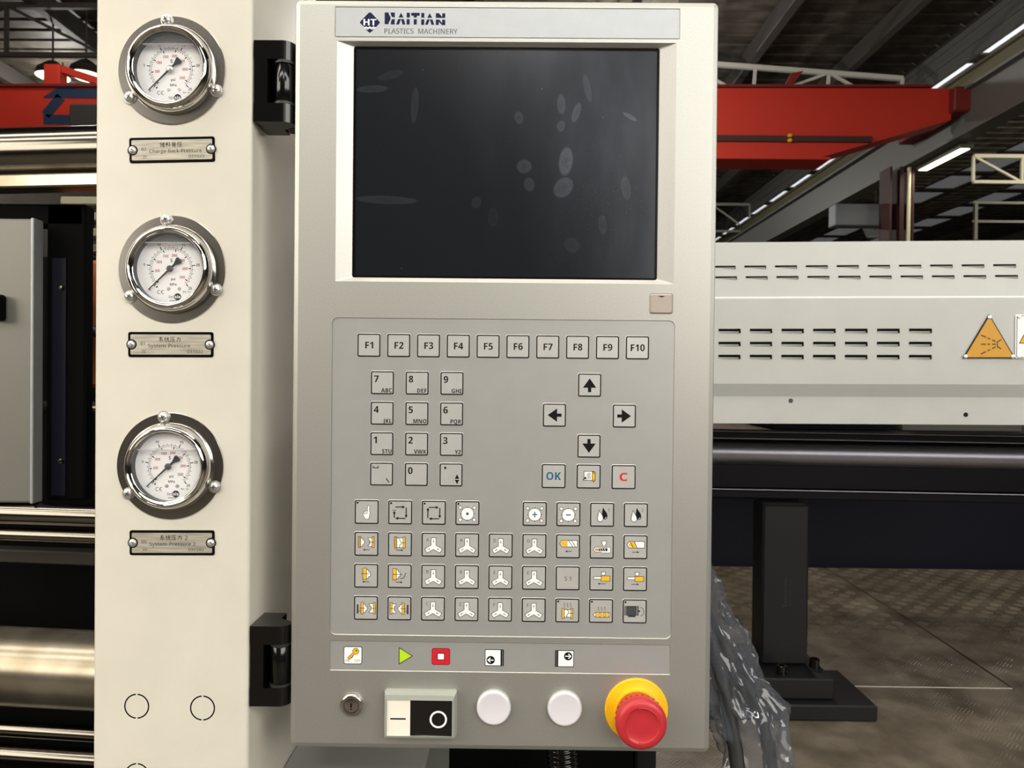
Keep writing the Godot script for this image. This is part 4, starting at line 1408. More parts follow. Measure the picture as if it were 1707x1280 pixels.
func logo_plate(t: Node3D, k: Transform3D):
	var st := S()
	pad(st, k * X(Vector3(-13.85, 345.15, -0.65)), 335.0, 28.2, 1.0, 0, 0.55, 0.2)
	var lp := put(t, "logo_plate", [[st, M.plate_aluminium]])
	var sc := S()
	var rng := RandomNumberGenerator.new()
	rng.seed = 5
	for i in 34:
		var x := clampf(rng.randfn([-120.0, -20.0, 30.0, 110.0][i % 4], 9.0), -178, 150)
		var y := rng.randf_range(338.0, 357.0)
		var p := [Vector2(x, y)]
		for q in 3:
			p.append(p[q] + Vector2(rng.randf_range(-1.6, 1.6), rng.randf_range(-2.6, 0.6)))
		stroke(sc, k, p, rng.randf_range(0.12, 0.3), false, -0.08)
	put(lp, "scratches", [[sc, M.overlay_grey]]).set_meta("kind", "stuff")
	# emblem: a rounded diamond with HT and a wave cut through it; drawn in crop pixels, y down
	var u := 0.0653
	var o := k * X(Vector3(-182.5 + (32.0 + 239.0 / 8.984) * 0.588, 360.1 - (-0.7 + 240.0 / 8.984) * 0.588, 0.0))
	var nv := S()
	var wh := S()
	var P := func(l: Array) -> Array:
		var out := []
		for i in range(0, l.size(), 2):
			out.append(Vector2(l[i], -l[i + 1]) * u)
		return out
	flat(nv, o, P.call([-152, 0, -140, 16, -95, 60, -76, 68, -38, 74, 0, 68, 38, 74, 76, 68, 95, 66, 140, 16, 152, 0, 140, -16, 22, -142, 0, -150, -22, -142, -140, -16]), 0.0)
	flat(nv, o, P.call([-72, 98, -40, 112, 0, 92, 40, 112, 72, 98, 10, 150, 0, 156, -10, 150]), 0.0)
	flat(wh, o, P.call([-95, 60, -76, 76, -52, 58, -28, 78, 0, 56, 28, 78, 54, 58, 78, 76, 95, 62, 78, 90, 54, 76, 28, 96, 0, 76, -28, 96, -52, 76, -76, 92]), 0.03)
	text(wh, o, "HT", 6.2, Vector2(0, -2.9), true, 0, 12.6, 0.03)
	put(lp, "emblem", [[nv, M.ink_navy], [wh, M.ink_white]])
	# word mark in heavy letters split by a thin horizontal gap
	o = k * X(Vector3(-182.5 + 32.0 * 0.588, 360.1 + 0.4, 0.0))
	nv = S()
	for l in [[460, 90, 520, 90, 524, 120, 548, 158, 548, 196, 524, 234, 520, 264, 460, 264], [548, 90, 612, 90, 612, 164, 572, 158, 556, 132], [556, 222, 572, 190, 612, 186, 612, 268, 552, 268],
		[704, 92, 742, 164, 670, 164], [662, 188, 706, 188, 676, 268, 632, 268], [706, 188, 748, 188, 772, 268, 728, 268], [790, 92, 838, 92, 838, 164, 790, 164], [790, 188, 836, 188, 836, 268, 790, 268],
		[858, 92, 984, 92, 984, 136, 942, 136, 942, 164, 896, 164, 896, 136, 858, 136], [896, 188, 942, 188, 942, 268, 896, 268], [1008, 94, 1054, 94, 1054, 164, 1008, 164], [1008, 190, 1054, 190, 1054, 272, 1008, 272],
		[1134, 96, 1172, 166, 1100, 166], [1096, 190, 1136, 190, 1108, 270, 1066, 270], [1136, 190, 1178, 190, 1206, 270, 1162, 270], [1226, 96, 1272, 96, 1322, 150, 1322, 98, 1368, 98, 1368, 166, 1226, 166], [1226, 192, 1280, 192, 1322, 244, 1322, 192, 1368, 192, 1368, 274, 1320, 274, 1272, 224, 1272, 272, 1226, 272]]:
		flat(nv, o, P.call(l), 0.0)
	put(lp, "word_mark", [[nv, M.ink_navy]])
	nv = S()
	text(nv, o, "PLASTICS  MACHINERY", 4.9, Vector2(458 * u, -404 * u), false, -1, 1094 * u, 0.0)
	put(lp, "lettering", [[nv, M.ink_grey]])

# ---- keys

var ink := {}

func I(col: String) -> SurfaceTool:
	if not ink.has(col):
		ink[col] = S()
	return ink[col]

func key_layers(size: float) -> Array:   # face, black frame and whatever has been drawn with I()
	var face := S()
	var r := 1.7
	var a := rrect(0, 0, size + 0.9, size + 0.9, r + 0.4)
	var b := rrect(0, 0, size, size, r)
	var c := rrect(0, 0, size - 2.3, size - 2.3, r - 0.8)
	band(face, KEY, a, 0.0, b, 0.45)
	flat(face, KEY, c, 0.5)
	band(I("ink_black"), KEY, b, 0.45, c, 0.55)
	var out := [[face, M.key_grey]]
	for col in ink:
		out.append([ink[col], M[col]])
	ink = {}
	return out

var KEY := Transform3D(Basis.from_scale(Vector3.ONE * MM))
const Z := 0.6
const U := 0.062   # one pixel of the enlarged pictograms

func px(l: Array) -> Array:
	var out := []
	for i in range(0, l.size(), 2):
		out.append(Vector2(l[i], -l[i + 1]) * U)
	return out

func fill(col: String, l: Array, z := Z):
	flat(I(col), KEY, px(l), z)

func line(col: String, l: Array, w: float, closed := false, z := Z + 0.08):
	stroke(I(col), KEY, px(l), w * U, closed, z)

func shape(col: String, l: Array, w := 9.0, edge := "ink_grey", z := Z):   # filled and outlined
	fill(col, l, z)
	line(edge, l, w, true, z + 0.04)

func rect(x0: float, y0: float, x1: float, y1: float) -> Array:
	return [x0, y0, x0, y1, x1, y1, x1, y0]

func ring(cx: float, cy: float, r: float, n := 28) -> Array:
	var out := []
	for i in n:
		out.append_array([cx + r * cos(TAU * i / n), cy + r * sin(TAU * i / n)])
	return out

func arrow(x0: float, y0: float, x1: float, y1: float, w := 10.0, head := 34.0, half := 20.0, col := "ink_black", z := Z + 0.1):
	var d := Vector2(x1 - x0, y1 - y0).normalized()
	var n := Vector2(-d.y, d.x)
	var tip := Vector2(x1, y1)
	var neck := tip - d * head
	line(col, [x0, y0, neck.x, neck.y], w, false, z)
	fill(col, [tip.x, tip.y, neck.x + n.x * half, neck.y + n.y * half, neck.x - n.x * half, neck.y - n.y * half], z)

func star(letter: String, outward: bool):
	var pts := []
	for a in [-90.0, 30.0, 150.0]:
		var d := Vector2(cos(deg_to_rad(a)), sin(deg_to_rad(a)))
		var n := Vector2(-d.y, d.x)
		var c := Vector2(0, 30)
		pts.append_array([(c + d * 140 - n * 38).x, (c + d * 140 - n * 38).y, (c + d * 140 + n * 38).x, (c + d * 140 + n * 38).y])
		var b := Vector2(cos(deg_to_rad(a + 60)), sin(deg_to_rad(a + 60)))
		pts.append_array([(c + b * 44).x, (c + b * 44).y])
	shape("ink_white", pts, 9.0)
	for a in [-90.0, 30.0, 150.0]:
		var d := Vector2(cos(deg_to_rad(a)), sin(deg_to_rad(a)))
		var p := Vector2(0, 30) + d * 58
		var q := Vector2(0, 30) + d * 112
		if outward:
			arrow(p.x, p.y, q.x, q.y, 7, 24, 12, "ink_grey", Z + 0.1)
		else:
			arrow(q.x, q.y, p.x, p.y, 7, 24, 12, "ink_grey", Z + 0.1)
	text(I("ink_grey"), KEY, letter, 3.2, Vector2(-94, 52) * U, false, 0, 0.0, Z)

func lamp_dot():
	fill("ink_black", ring(-146, -144, 16, 16))

func nose(x: float, y0: float, y1: float, s: float):   # white male half reaching in direction s from x
	var m := (y0 + y1) / 2
	var h := (y1 - y0) / 2
	shape("ink_white", [x, m - h, x + 26 * s, m - h, x + 34 * s, m - h * 0.55, x + 60 * s, m - h * 0.4, x + 60 * s, m + h * 0.4, x + 34 * s, m + h * 0.55, x + 26 * s, m + h, x, m + h])

func hollow(x: float, y0: float, y1: float, s: float):   # white female half, opening in direction s
	var m := (y0 + y1) / 2
	var h := (y1 - y0) / 2
	shape("ink_white", [x, m - h, x + 64 * s, m - h, x + 60 * s, m - h * 0.7, x + 36 * s, m - h * 0.4, x + 36 * s, m + h * 0.4, x + 60 * s, m + h * 0.7, x + 64 * s, m + h, x, m + h])

func heat(x: float, y: float):
	for i in 3:
		var o := x + 50.0 * i
		line("primer_maroon", [o + 8, y, o - 4, y + 14, o - 4, y + 26, o + 8, y + 40, o + 10, y + 54, o, y + 68], 6)

func key(parent: Node3D, label: String, x: float, y: float, size: float):
	var o := put(parent, "key", key_layers(size), X(Vector3(x, y, 0) * MM))
	o.set_meta("label", label)

func keypad(t: Node3D, k: Transform3D):
	var st := S()
	flat(st, KEY, rrect(0, 0, 334.6, 311.0, 5.2, 8), 0.0)
	var at := Vector2(-14.75, -99.8)
	var z0 := -0.75
	var kp := put(t, "keypad", [[st, M.overlay_grey]], X(-PANEL + Vector3(at.x, at.y, z0) * MM))
	var rel := func(x: float, y: float) -> Vector2: return Vector2(x, y) - at
	# function keys
	for i in 10:
		text(I("ink_black"), KEY, "F%d" % (i + 1), 6.5, Vector2(0.3, -3.2), true, 0, 0.0, Z)
		var p: Vector2 = rel.call(-146.4 + 29.26 * i, 29.6)
		key(kp, "function key printed F%d" % (i + 1), p.x, p.y, 22.6)
	# number block
	var cols := [-132.9, -98.7, -64.5]
	var rows := [-7.1, -37.1, -67.1, -97.0]
	var num := [["7", "ABC"], ["8", "DEF"], ["9", "GHI"], ["4", "JKL"], ["5", "MNO"], ["6", "PQR"], ["1", "STU"], ["2", "VWX"], ["3", "YZ"]]
	for i in 9:
		text(I("ink_black"), KEY, num[i][0], 6.6, Vector2(-8.2, 0.4), true, -1, 0.0, Z)
		text(I("ink_black"), KEY, num[i][1], 4.0, Vector2(9.5, -9.5), true, 1, 0.0, Z)
		var p: Vector2 = rel.call(cols[i % 3], rows[i / 3])
		key(kp, "number key printed %s and %s" % num[i], p.x, p.y, 22.6)
	var p: Vector2 = rel.call(cols[0], rows[3])
	stroke(I("ink_black"), KEY, [Vector2(-8.4, 8.0), Vector2(-8.4, 6.2), Vector2(-3.4, 6.2), Vector2(-3.4, 8.0)], 0.8, false, Z)
	stroke(I("ink_black"), KEY, [Vector2(4.4, -4.2), Vector2(7.4, -8.0)], 0.9, false, Z)
	key(kp, "key printed with a space bar sign and a backslash", p.x, p.y, 22.6)
	p = rel.call(cols[1], rows[3])
	text(I("ink_black"), KEY, "0", 6.6, Vector2(-8.2, 0.4), true, -1, 0.0, Z)
	key(kp, "number key printed 0", p.x, p.y, 22.6)
	p = rel.call(cols[2], rows[3])
	flat(I("ink_black"), KEY, disc(-5.8, 6.8, 1.2, 14), Z)
	flat(I("ink_black"), KEY, [Vector2(3.7, -3.9), Vector2(8.1, -3.9), Vector2(5.9, 0.6)], Z)
	flat(I("ink_black"), KEY, [Vector2(3.7, -4.8), Vector2(5.9, -9.2), Vector2(8.1, -4.8)], Z)
	key(kp, "key printed with a dot and up and down triangles", p.x, p.y, 22.6)
	# arrows
	var arr := [["up", 70.6, -7.4, 0.0], ["left", 36.4, -37.2, 90.0], ["right", 104.9, -37.4, -90.0], ["down", 70.6, -67.3, 180.0]]
	for d in arr:
		var r := []
		for q in [Vector2(0, 6.6), Vector2(-6.6, -2.6), Vector2(-1.6, -2.6), Vector2(-1.6, -7.0), Vector2(1.6, -7.0), Vector2(1.6, -2.6), Vector2(6.6, -2.6)]:
			r.append(q.rotated(deg_to_rad(d[3])))
		flat(I("ink_black"), KEY, r, Z)
		p = rel.call(d[1], d[2])
		key(kp, "arrow key pointing %s" % d[0], p.x, p.y, 22.6)
	text(I("ink_blue"), KEY, "OK", 7.6, Vector2(0, -3.8), true, 0, 14.4, Z)
	p = rel.call(36.3, -97.1)
	key(kp, "key printed OK in blue", p.x, p.y, 23.6)
	p = rel.call(104.9, -97.3)
	text(I("ink_red"), KEY, "C", 7.8, Vector2(0, -3.8), true, 0, 7.8, Z)
	key(kp, "key printed C in red", p.x, p.y, 23.6)
	# note pad with pencil
	shape("ink_white", rect(-72, -80, 82, 60), 8, "ink_black")
	for i in 7:
		line("ink_black", [-30.0 if i else -20.0, -52 + 15.0 * i, 34, -52 + 15.0 * i], 6)
	line("ink_black", [-88, 62, -62, 30], 14)
	fill("ink_black", [-40, 6, -34, 56, -84, 16], Z + 0.09)
	shape("ink_yellow", [58, -72, 102, -72, 102, 54, 80, 88, 58, 54], 9, "ink_black", Z + 0.05)
	line("ink_black", [58, 54, 102, 54], 6, false, Z + 0.12)
	line("ink_black", [58, -50, 102, -50], 6, false, Z + 0.12)
	p = rel.call(70.6, -97.1)
	key(kp, "key with a note pad and pencil pictogram", p.x, p.y, 23.6)
	# four rows of pictogram keys
	var gx := func(c: int) -> float: return -147.3 + 33.08 * c
	var gy := [-134.5, -166.0, -197.5, -229.3]
	var place := func(c: int, r: int, label: String):
		var q: Vector2 = rel.call(gx.call(c), gy[r])
		key(kp, label, q.x, q.y, 23.6)
	# row one
	lamp_dot()
	shape("ink_white", [13, -95, 31, -109, 46, -92, 43, -17, 53, 3, 46, 63, 31, 113, -24, 113, -39, 78, -59, 48, -61, 18, -44, -7, -10, -17, 10, -14], 7)
	for i in 3:
		line("ink_grey", [-40 + 20.0 * i, -6, -44 + 20.0 * i, 30], 5)
	line("ink_grey", [-56, 34, 10, 24, 14, -14], 5)
	place.call(0, 0, "mode key with a raised finger pictogram")
	for full in 2:
		lamp_dot()
		arrow(-78, -85, 76, -85, 16, 44, 25)
		arrow(95, -78, 95, 86, 16, 44, 25)
		arrow(84, 95, -78, 95, 16, 44, 25)
		arrow(-94, 86, -94, -80.0 if full else -24.0, 16, 44, 25)
		if not full:
			line("ink_grey", [-128, -34, -58, -34], 8)
		place.call(1 + full, 0, ["mode key with a broken square of four arrows", "mode key with a closed square of four arrows"][full])
	var cn := 0
	for c in [3, 5, 6]:
		if c == 3:
			lamp_dot()
		for s in [[-113, -88], [111, -88], [-113, 106], [109, 106]]:
			shape("ink_white", ring(s[0], s[1], 27, 18), 8)
		shape("ink_white", ring(0, 10, 102, 36), 9, "ink_grey", Z + 0.05)
		for a in 4:
			var d := Vector2(cos(PI / 2 * a), sin(PI / 2 * a))
			line("ink_black", [d.x * 94, 10 + d.y * 94, d.x * 114, 10 + d.y * 114], 10, false, Z + 0.13)
		if c == 3:
			fill("ink_grey", ring(0, 10, 22, 18), Z + 0.13)
		else:
			line("ink_blue", [-40, 10, 40, 10], 18, false, Z + 0.13)
		if c == 5:
			line("ink_blue", [0, -34, 0, 54], 18, false, Z + 0.14)
		place.call(c, 0, ["key with a ring and dot between four small circles", "key with a plus in a ring between four small circles", "key with a minus in a ring between four small circles"][cn])
		cn += 1
	for n in 2:
		shape("ink_black", [14, -112, 34, -76, 72, -24, 84, 22, 74, 58, 46, 74, 16, 66, -2, 30, 2, -30], 5, "ink_black")
		line("ink_white", [66, 34, 56, 54, 40, 62], 6, false, Z + 0.1)
		shape("ink_white", [-46, -72, -28, -36, 6, 14, 18, 58, 8, 94, -26, 112, -62, 98, -76, 60, -66, 16], 9, "ink_grey", Z + 0.12)
		text(I("ink_grey"), KEY, str(n + 1), 3.0, Vector2(104, 52) * U, false, 0, 0.0, Z)
		place.call(7 + n, 0, "key with a white and a black drop and the number %d" % (n + 1))
	# moulds and ejectors
	shape("ink_gold", rect(-126, -115, -91, 58))
	nose(-91, -95, 40, 1)
	hollow(91, -95, 40, -1)
	shape("ink_yellow", rect(91, -115, 121, 58))
	line("ink_black", [40, -30, 121, -30], 8)
	arrow(56, 92, -54, 92, 9, 30, 17)
	place.call(0, 1, "key with an opened mould and an arrow to the left")
	shape("ink_gold", rect(-86, -117, -49, 63))
	shape("ink_white", rect(-49, -100, 48, 52))
	line("ink_grey", [-16, -98, -2, -70, -2, -52, 20, -40, 20, -2, -2, 8, -2, 30, -16, 50], 9)
	shape("ink_yellow", rect(48, -117, 84, 63))
	line("ink_black", [20, -24, 84, -24], 8)
	arrow(-62, 93, 51, 93, 9, 30, 17)
	place.call(1, 1, "key with a closed mould and an arrow to the right")
	shape("ink_yellow", rect(-53, -122, 7, 56))
	nose(7, -97, 43, 1)
	line("ink_black", [-80, -34, 55, -34], 8)
	arrow(53, 96, -63, 96, 9, 30, 17)
	place.call(0, 2, "key with one mould half and an arrow to the left")
	shape("ink_yellow", rect(-109, -120, -52, 60))
	nose(-52, -100, 42, 1)
	line("ink_black", [-109, -28, 40, -28], 8)
	line("ink_black", [6, 36, 50, 34, 84, 0, 80, -20, 104, -54], 9)
	arrow(-62, 97, 48, 97, 9, 30, 17)
	place.call(1, 2, "key with one mould half, a bent wire and an arrow to the right")
	for s in [1.0, -1.0]:
		fill("primer_maroon", [-145.0 * s, -50, -128.0 * s, -64, -118.0 * s, -50, -118.0 * s, 90, -145.0 * s, 90])
		line("ink_black", [-116.0 * s, 52, -78.0 * s, 40], 7)
		shape("ink_yellow", [-78.0 * s, -90, -40.0 * s, -90, -40.0 * s, 95, -78.0 * s, 95])
		nose(-40.0 * s, -62, 74, s)
		line("ink_black", [-100.0 * s, 4, -8.0 * s, 4], 8)
		hollow(117.0 * s, -70, 76, -s)
		shape("ink_yellow", [117.0 * s, -90, 149.0 * s, -90, 149.0 * s, 92, 117.0 * s, 92])
		line("ink_black", [80.0 * s, 4, 149.0 * s, 4], 8)
		place.call(0 if s > 0 else 1, 3, "key with an open mould and a black core rod on the %s" % ("left side" if s > 0 else "right side"))
	for r in 3:
		for c in 4:
			var l: String = ["A", "B", "C", "D", "E", "F"][r + (3 if c > 1 else 0)]
			star(l, c % 2 == 1)
			place.call(2 + c, 1 + r, "key with a three-armed star and letter %s, small arrows pointing %s" % [l, "outward" if c % 2 == 1 else "inward"])
	# injection unit
	shape("ink_white", [-135, -45, -98, -95, 147, -95, 147, 10, -98, 10], 10)
	fill("ink_yellow", [-122, -45, -92, -86, 0, -86, -14, -45, 0, 2, -92, 2], Z + 0.05)
	for i in 2:
		line("ink_black", [10 + 46.0 * i, -90, 70 + 46.0 * i, 4], 9, false, Z + 0.1)
	arrow(62, 80, -44, 80, 9, 30, 17)
	place.call(6, 1, "key with a yellow and white screw barrel and an arrow to the left")
	shape("ink_white", [-130, 45, -105, 8, 140, 8, 140, 98, 0, 98, -20, 86, -105, 84], 8)
	fill("ink_gold", [-112, 45, -98, 28, -40, 28, -40, 66, -98, 66], Z + 0.05)
	fill("ink_black", rect(-40, 24, 90, 70), Z + 0.05)
	for i in 3:
		line("ink_white", [-24 + 34.0 * i, 28, -10 + 34.0 * i, 66], 9, false, Z + 0.1)
	shape("ink_white", [0, -92, 72, -92, 68, -40, 46, -14, 46, 10, 26, 10, 26, -14, 4, -40], 8, "ink_grey", Z + 0.08)
	place.call(7, 1, "key with a screw barrel under a hopper")
	shape("ink_white", [-138, -38, -98, -90, 144, -90, 144, 14, -98, 14], 10)
	fill("ink_yellow", [-108, -38, -84, -82, -10, -82, 28, 4, -84, 4], Z + 0.05)
	for i in 2:
		line("ink_black", [-84 + 60.0 * i, -84, -34 + 60.0 * i, 8], 9, false, Z + 0.1)
	arrow(-54, 80, 58, 80, 9, 30, 17)
	place.call(8, 1, "key with a mostly white screw barrel and an arrow to the right")
	text(I("ink_grey"), KEY, "S 1", 4.2, Vector2(0, -2.4), false, 0, 0.0, Z)
	place.call(6, 2, "key printed S 1")
	for s in 2:
		shape("ink_white", [-130, -12, -112, -32, -4, -32, -4, 8, -112, 8], 9)
		shape("ink_yellow", rect(-4, -44, 136, 38), 9)
		shape("ink_white", [-2, -108, 64, -108, 58, -66, 30, -46, 4, -66], 9, "ink_grey", Z + 0.08)
		if s == 0:
			arrow(66, 80, -56, 80, 9, 30, 17)
		else:
			arrow(-60, 82, 60, 82, 9, 30, 17)
		place.call(7 + s, 2, "key with a yellow injection unit and an arrow to the %s" % ["left", "right"][s])
	lamp_dot()
	heat(-50, -122)
	shape("ink_yellow", rect(-86, -34, -48, 126))
	shape("ink_white", rect(-48, -14, 56, 106))
	line("ink_grey", [-8, -12, 22, 10, 22, 34, 8, 44, 8, 64, -16, 88, 4, 104], 9)
	shape("ink_yellow", rect(56, -34, 88, 126))
	line("ink_black", [22, 44, 88, 44], 8)
	place.call(6, 3, "key with a heated closed mould and a dot")
	lamp_dot()
	heat(-44, -70)
	shape("ink_white", [-128, 60, -92, 30, 144, 28, 144, 92, -92, 92], 9)
	for i in 3:
		shape("ink_yellow", [-84 + 76.0 * i, 20, -28 + 76.0 * i, 20, -28 + 76.0 * i, 102, -84 + 76.0 * i, 102], 8, "ink_grey", Z + 0.06)
	place.call(7, 3, "key with a barrel under three heater bands and a dot")
	lamp_dot()
	fill("ink_grey", rect(-136, -86, 32, 70))
	for i in 5:
		line("ink_black", [-136, -70 + 31.0 * i, 32, -70 + 31.0 * i], 5)
	line("ink_black", [-152, -84, -152, 66], 14)
	line("ink_black", [50, -90, 50, 70], 16)
	fill("ink_black", rect(-104, 70, 12, 90))
	fill("ink_black", rect(56, -16, 86, 6))
	var curve := []
	for i in 14:
		var a := deg_to_rad(-110.0 + 200.0 * i / 13.0)
		curve.append_array([94 + 52 * cos(a), 4 + 66 * sin(a)])
	line("ink_grey", curve, 8)
	place.call(8, 3, "key with an electric motor pictogram and a dot")

func icon_strip(t: Node3D, k: Transform3D):
	var st := S()
	flat(st, KEY, rrect(0, 0, 334.4, 28.2, 0.6, 3), 0.0)
	var at := Vector2(-14.9, -276.7)
	var s := put(t, "icon_strip", [[st, M.overlay_grey]], X(-PANEL + Vector3(at.x, at.y, -0.75) * MM))
	var add := func(label: String, x: float, y: float):
		var layers := []
		for col in ink:
			layers.append([ink[col], M[col]])
		ink = {}
		var o := put(s, "pictogram", layers, X((Vector3(x - at.x, y - at.y, 0.05)) * MM))
		o.set_meta("label", label)
	# key: white tile, yellow key
	flat(I("ink_grey"), KEY, rrect(0, 0, 18.6, 17.8, 2.2), 0.0)
	flat(I("ink_white"), KEY, rrect(0, 0, 17.0, 16.2, 1.6), 0.06)
	for g in [["ink_black", 0.55, 0.1], ["ink_yellow", 0.0, 0.16]]:
		flat(I(g[0]), KEY, disc(2.9, 4.0, 2.7 + g[1], 22), g[2])
		stroke(I(g[0]), KEY, [Vector2(1.6, 2.6), Vector2(-4.4 - g[1] * 0.7, -3.0 - g[1] * 0.7)], 1.5 + 2 * g[1], false, g[2])
		stroke(I(g[0]), KEY, [Vector2(-1.6, -0.6), Vector2(-0.5 + g[1] * 0.5, -1.8 - g[1] * 0.5)], 1.1 + 2 * g[1], false, g[2])
		stroke(I(g[0]), KEY, [Vector2(-3.0, -1.9), Vector2(-2.0 + g[1] * 0.5, -3.0 - g[1] * 0.5)], 1.1 + 2 * g[1], false, g[2])
	flat(I("ink_black"), KEY, disc(3.5, 4.9, 0.75, 12), 0.2)
	text(I("ink_grey"), KEY, "ON", 2.4, Vector2(-5.6, -6.4), false, 0, 4.4, 0.12)
	text(I("ink_grey"), KEY, "OFF", 2.4, Vector2(4.6, -6.4), false, 0, 5.6, 0.12)
	add.call("yellow key pictogram over ON and OFF", -159.9, -276.5)
	var tri := [Vector2(-6.4, -8.0), Vector2(6.6, 0), Vector2(-6.4, 8.0)]
	flat(I("ink_green"), KEY, tri, 0.06)
	stroke(I("ink_grey"), KEY, tri, 0.9, true, 0.1)
	add.call("green start triangle", -107.7, -276.4)
	flat(I("ink_black"), KEY, rrect(0, 0, 18.2, 16.6, 2.2), 0.0)
	flat(I("ink_red"), KEY, rrect(0, 0, 17.2, 15.6, 1.8), 0.06)
	flat(I("ink_black"), KEY, rrect(0, 0, 7.6, 7.2, 0.2), 0.1)
	flat(I("ink_white"), KEY, rrect(0, 0, 6.0, 5.6, 0.2), 0.16)
	add.call("red stop square", -72.9, -276.6)
	for m in [1.0, -1.0]:
		flat(I("ink_black"), KEY, rrect(0, 0, 18.6, 16.6, 0.6), 0.0)
		flat(I("ink_white"), KEY, rrect(-1.3 * m, 0, 14.8, 15.2, 0.4), 0.06)
		stroke(I("overlay_grey"), KEY, [Vector2(7.9 * m, -8.2), Vector2(7.9 * m, 8.2)], 0.35, false, 0.06)
		flat(I("ink_black"), KEY, disc(-3.6 * m, -2.4 * m, 4.1, 24), 0.1)
		var l: float = -3.6 * m
		var y: float = -2.4 * m
		stroke(I("ink_white"), KEY, [Vector2(l + 2.8 * m, y), Vector2(l - 2.4 * m, y)], 1.0, false, 0.14)
		stroke(I("ink_white"), KEY, [Vector2(l - 0.2 * m, y + 2.3), Vector2(l - 2.6 * m, y), Vector2(l - 0.2 * m, y - 2.3)], 1.0, false, 0.15)
		add.call("white door pictogram with an arrow to the %s" % ("left" if m > 0 else "right"), -20.2 if m > 0 else 48.9, -277.0)

func buttons(t: Node3D, k: Transform3D):
	# key switch
	var o := k * X(Vector3(-159.8, -324.0, 0))
	var st := S()
	lathe(st, o, [Vector2(11.2, 0), Vector2(11.2, 3.6), Vector2(10.4, 4.8), Vector2(8.4, 5.4), Vector2(7.2, 5.2), Vector2(6.9, 4.2), Vector2(6.7, 4.2), Vector2(6.5, 5.4), Vector2(5.8, 5.6), Vector2(0, 5.6)], 48)
	var bk := S()
	flat(bk, o, rrect(0, 0.6, 1.4, 4.4, 0.4), 5.65)
	flat(bk, o, disc(0, -3.2, 0.7, 12), 5.65)
	put(t, "key_switch", [[st, M.flange_steel], [bk, M.void_black]])
	# on-off switch: green-grey surround, white and black halves
	o = k * X(Vector3(-92.0, -331.0, 0))
	st = S()
	var a := rrect(0, 0, 71.0, 45.0, 2.0)
	var b := rrect(0, 0, 68.0, 42.0, 1.6)
	var c := rrect(0, -1.0, 63.4, 35.0, 0.6)
	band(st, o, a, 0, rrect(0, 0, 71.0, 45.0, 2.0), 3.5)
	band(st, o, rrect(0, 0, 71.0, 45.0, 2.0), 3.5, b, 11.0)
	band(st, o, b, 11.0, c, 12.4)
	band(st, o, c, 12.4, c, 10.0)
	var sw := put(t, "rocker_switch", [[st, M.bezel_green_grey]])
	st = S()
	flat(st, o, [Vector2(-31.7, -18.5), Vector2(-9.0, -18.5), Vector2(-9.0, 16.5), Vector2(-31.7, 16.5)], 11.2)
	bk = S()
	stroke(bk, o, [Vector2(-28.4, -2.2), Vector2(-13.2, -2.2)], 1.5, false, 11.25)
	put(sw, "on_half", [[st, M.rocker_white], [bk, M.ink_black]])
	st = S()
	Q(st, o * Vector3(-9.0, -18.5, 11.2), o * Vector3(5.0, -18.5, 10.4), o * Vector3(5.0, 16.5, 10.4), o * Vector3(-9.0, 16.5, 11.2))
	Q(st, o * Vector3(5.0, -18.5, 10.4), o * Vector3(31.7, -18.5, 11.4), o * Vector3(31.7, 16.5, 11.4), o * Vector3(5.0, 16.5, 10.4))
	bk = S()
	stroke(bk, o, arc(18.4, -2.2, 7.5, 0, 352, 44), 1.9, true, 11.5)
	put(sw, "off_half", [[st, M.rocker_black], [bk, M.ink_white]])
	# two white push buttons
	for x in [[-20.2, "white push button under the left door pictogram"], [49.4, "white push button under the right door pictogram"]]:
		o = k * X(Vector3(x[0], -324.6, 0))
		st = S()
		lathe(st, o, [Vector2(17.2, 0), Vector2(17.2, 1.6), Vector2(16.6, 2.4)], 64)
		var pb := put(t, "push_button", [[st, M.bezel_green_grey]])
		pb.set_meta("label", x[1])
		st = S()
		lathe(st, o, [Vector2(16.6, 0.5), Vector2(16.6, 4.4), Vector2(16.1, 5.4), Vector2(15.0, 5.9), Vector2(13.6, 5.7), Vector2(0, 5.2)], 64)
		put(pb, "cap", [[st, M.button_white]])
	# emergency stop
	o = k * X(Vector3(120.0, -326.0, 0))
	st = S()
	lathe(st, o, [Vector2(31.0, 0), Vector2(31.0, 1.4), Vector2(30.4, 2.2), Vector2(22.4, 3.4), Vector2(22.0, 3.6), Vector2(21.4, 6.4), Vector2(19.0, 6.8)], 72)
	var es := put(t, "emergency_stop", [[st, M.stop_yellow]])
	st = S()
	lathe(st, o, [Vector2(20.2, 5.5), Vector2(20.6, 11), Vector2(21.6, 12.5), Vector2(22.8, 19.0), Vector2(24.0, 24.0), Vector2(24.3, 27.5), Vector2(23.8, 30.5), Vector2(22.4, 32.6), Vector2(19.8, 33.8), Vector2(17.2, 34.0), Vector2(16.2, 33.2), Vector2(15.4, 32.6), Vector2(8.0, 33.0), Vector2(0, 33.2)], 72)
	for i in 26:
		var d := TAU * i / 26.0
		box(st, o * X(Vector3(cos(d) * 22.3, sin(d) * 22.3, 17.0)) * Transform3D(Basis(Vector3.BACK, d)) * Transform3D(Basis(Vector3.UP, 0.42)), Vector3(1.3, 2.4, 6.0), 0.5)
	var cap := put(es, "mushroom_head", [[st, M.stop_red]])
	cap.set_meta("label", "red mushroom head")
	# raised turning arrows on the head's rim
	st = S()
	for s in [20.0, 140.0, 260.0]:
		var p := arc(0, 0, 16.4, s, s + 82.0, 16)
		var w := []
		for i in p.size():
			w.append(o * V(p[i], 33.4))
		sweep(st, w, [0.75 * MM], 8)
	put(es, "turn_mark", [[st, M.stop_red]])

# ------------------------------------------------------------------ clear film over a hanging cable

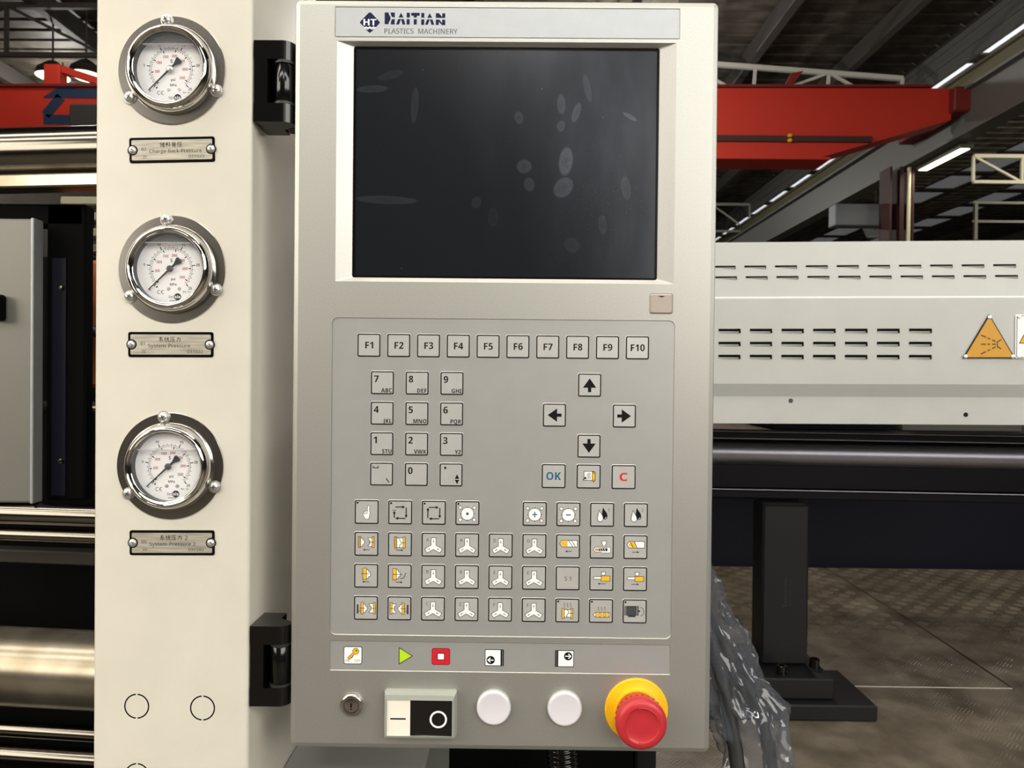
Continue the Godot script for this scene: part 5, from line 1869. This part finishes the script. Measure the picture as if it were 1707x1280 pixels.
func plastic_sleeve():
	var t := thing("cable_bundle", "grey cable pair wrapped in clear plastic film hanging right of the panel", "cable", X(Vector3(0.27, -0.62, -0.25)))
	var st := S()
	var paths := [[[0.19, -0.20, -0.24], [0.235, -0.29, -0.25], [0.268, -0.37, -0.25], [0.285, -0.45, -0.24], [0.295, -0.53, -0.23], [0.30, -0.66, -0.22]], [[0.20, -0.22, -0.27], [0.25, -0.30, -0.28], [0.30, -0.39, -0.28], [0.337, -0.46, -0.27], [0.346, -0.53, -0.26], [0.35, -0.66, -0.25]]]
	for p in paths:
		var cv := Curve3D.new()
		for i in p.size():
			var a := Vector3(p[i][0], p[i][1], p[i][2]) - t.position
			var q0 = p[maxi(i - 1, 0)]
			var q1 = p[mini(i + 1, p.size() - 1)]
			var d := Vector3(q1[0] - q0[0], q1[1] - q0[1], q1[2] - q0[2]) / 6.0
			cv.add_point(a, -d, d)
		st = S()
		sweep(st, Array(cv.tessellate(4, 3)), [0.0095], 16)
		put(t, "cable", [[st, M.cable_grey]])
	# film: a flattened crumpled tube with a flared torn end
	var n := FastNoiseLite.new()
	n.seed = 41
	n.frequency = 9.0
	n.fractal_octaves = 3
	var crease := FastNoiseLite.new()
	crease.seed = 44
	crease.frequency = 26.0
	st = S()
	var axis := [[0.205, -0.21, -0.25, 0.012, 0.028], [0.238, -0.285, -0.255, 0.018, 0.034], [0.268, -0.36, -0.26, 0.02, 0.036], [0.295, -0.42, -0.255, 0.022, 0.042], [0.318, -0.47, -0.25, 0.024, 0.046], [0.325, -0.53, -0.24, 0.02, 0.044], [0.328, -0.60, -0.235, 0.02, 0.046]]
	var rows := 110
	var segs := 72
	var grid := []
	for i in rows + 1:
		var s := float(i) / rows * (axis.size() - 1)
		var a := mini(int(s), axis.size() - 2)
		var f := s - a
		var c := Vector3(lerpf(axis[a][0], axis[a + 1][0], f), lerpf(axis[a][1], axis[a + 1][1], f), lerpf(axis[a][2], axis[a + 1][2], f))
		var rz := lerpf(axis[a][3], axis[a + 1][3], f)
		var rx := lerpf(axis[a][4], axis[a + 1][4], f)
		var row := []
		for j in segs:
			var th := TAU * j / segs
			var w := 1.0 + 0.55 * n.get_noise_3d(cos(th) * 0.25, sin(th) * 0.25, c.y * 1.6) + 0.07 * sin(th * 7.0 + c.y * 60.0) + 0.2 * absf(crease.get_noise_3d(cos(th) * 0.05, sin(th) * 0.05, c.y * 0.7))
			row.append(c - t.position + Vector3(cos(th) * rx * 0.86 * w, cos(th) * rx * 0.4 * w, sin(th) * rz * w))
		grid.append(row)
	st.set_smooth_group(1)
	for i in rows:
		for j in segs:
			var j1 := (j + 1) % segs
			Q(st, grid[i][j], grid[i][j1], grid[i + 1][j1], grid[i + 1][j])
	put(t, "film", [[st, M.plastic_film]])
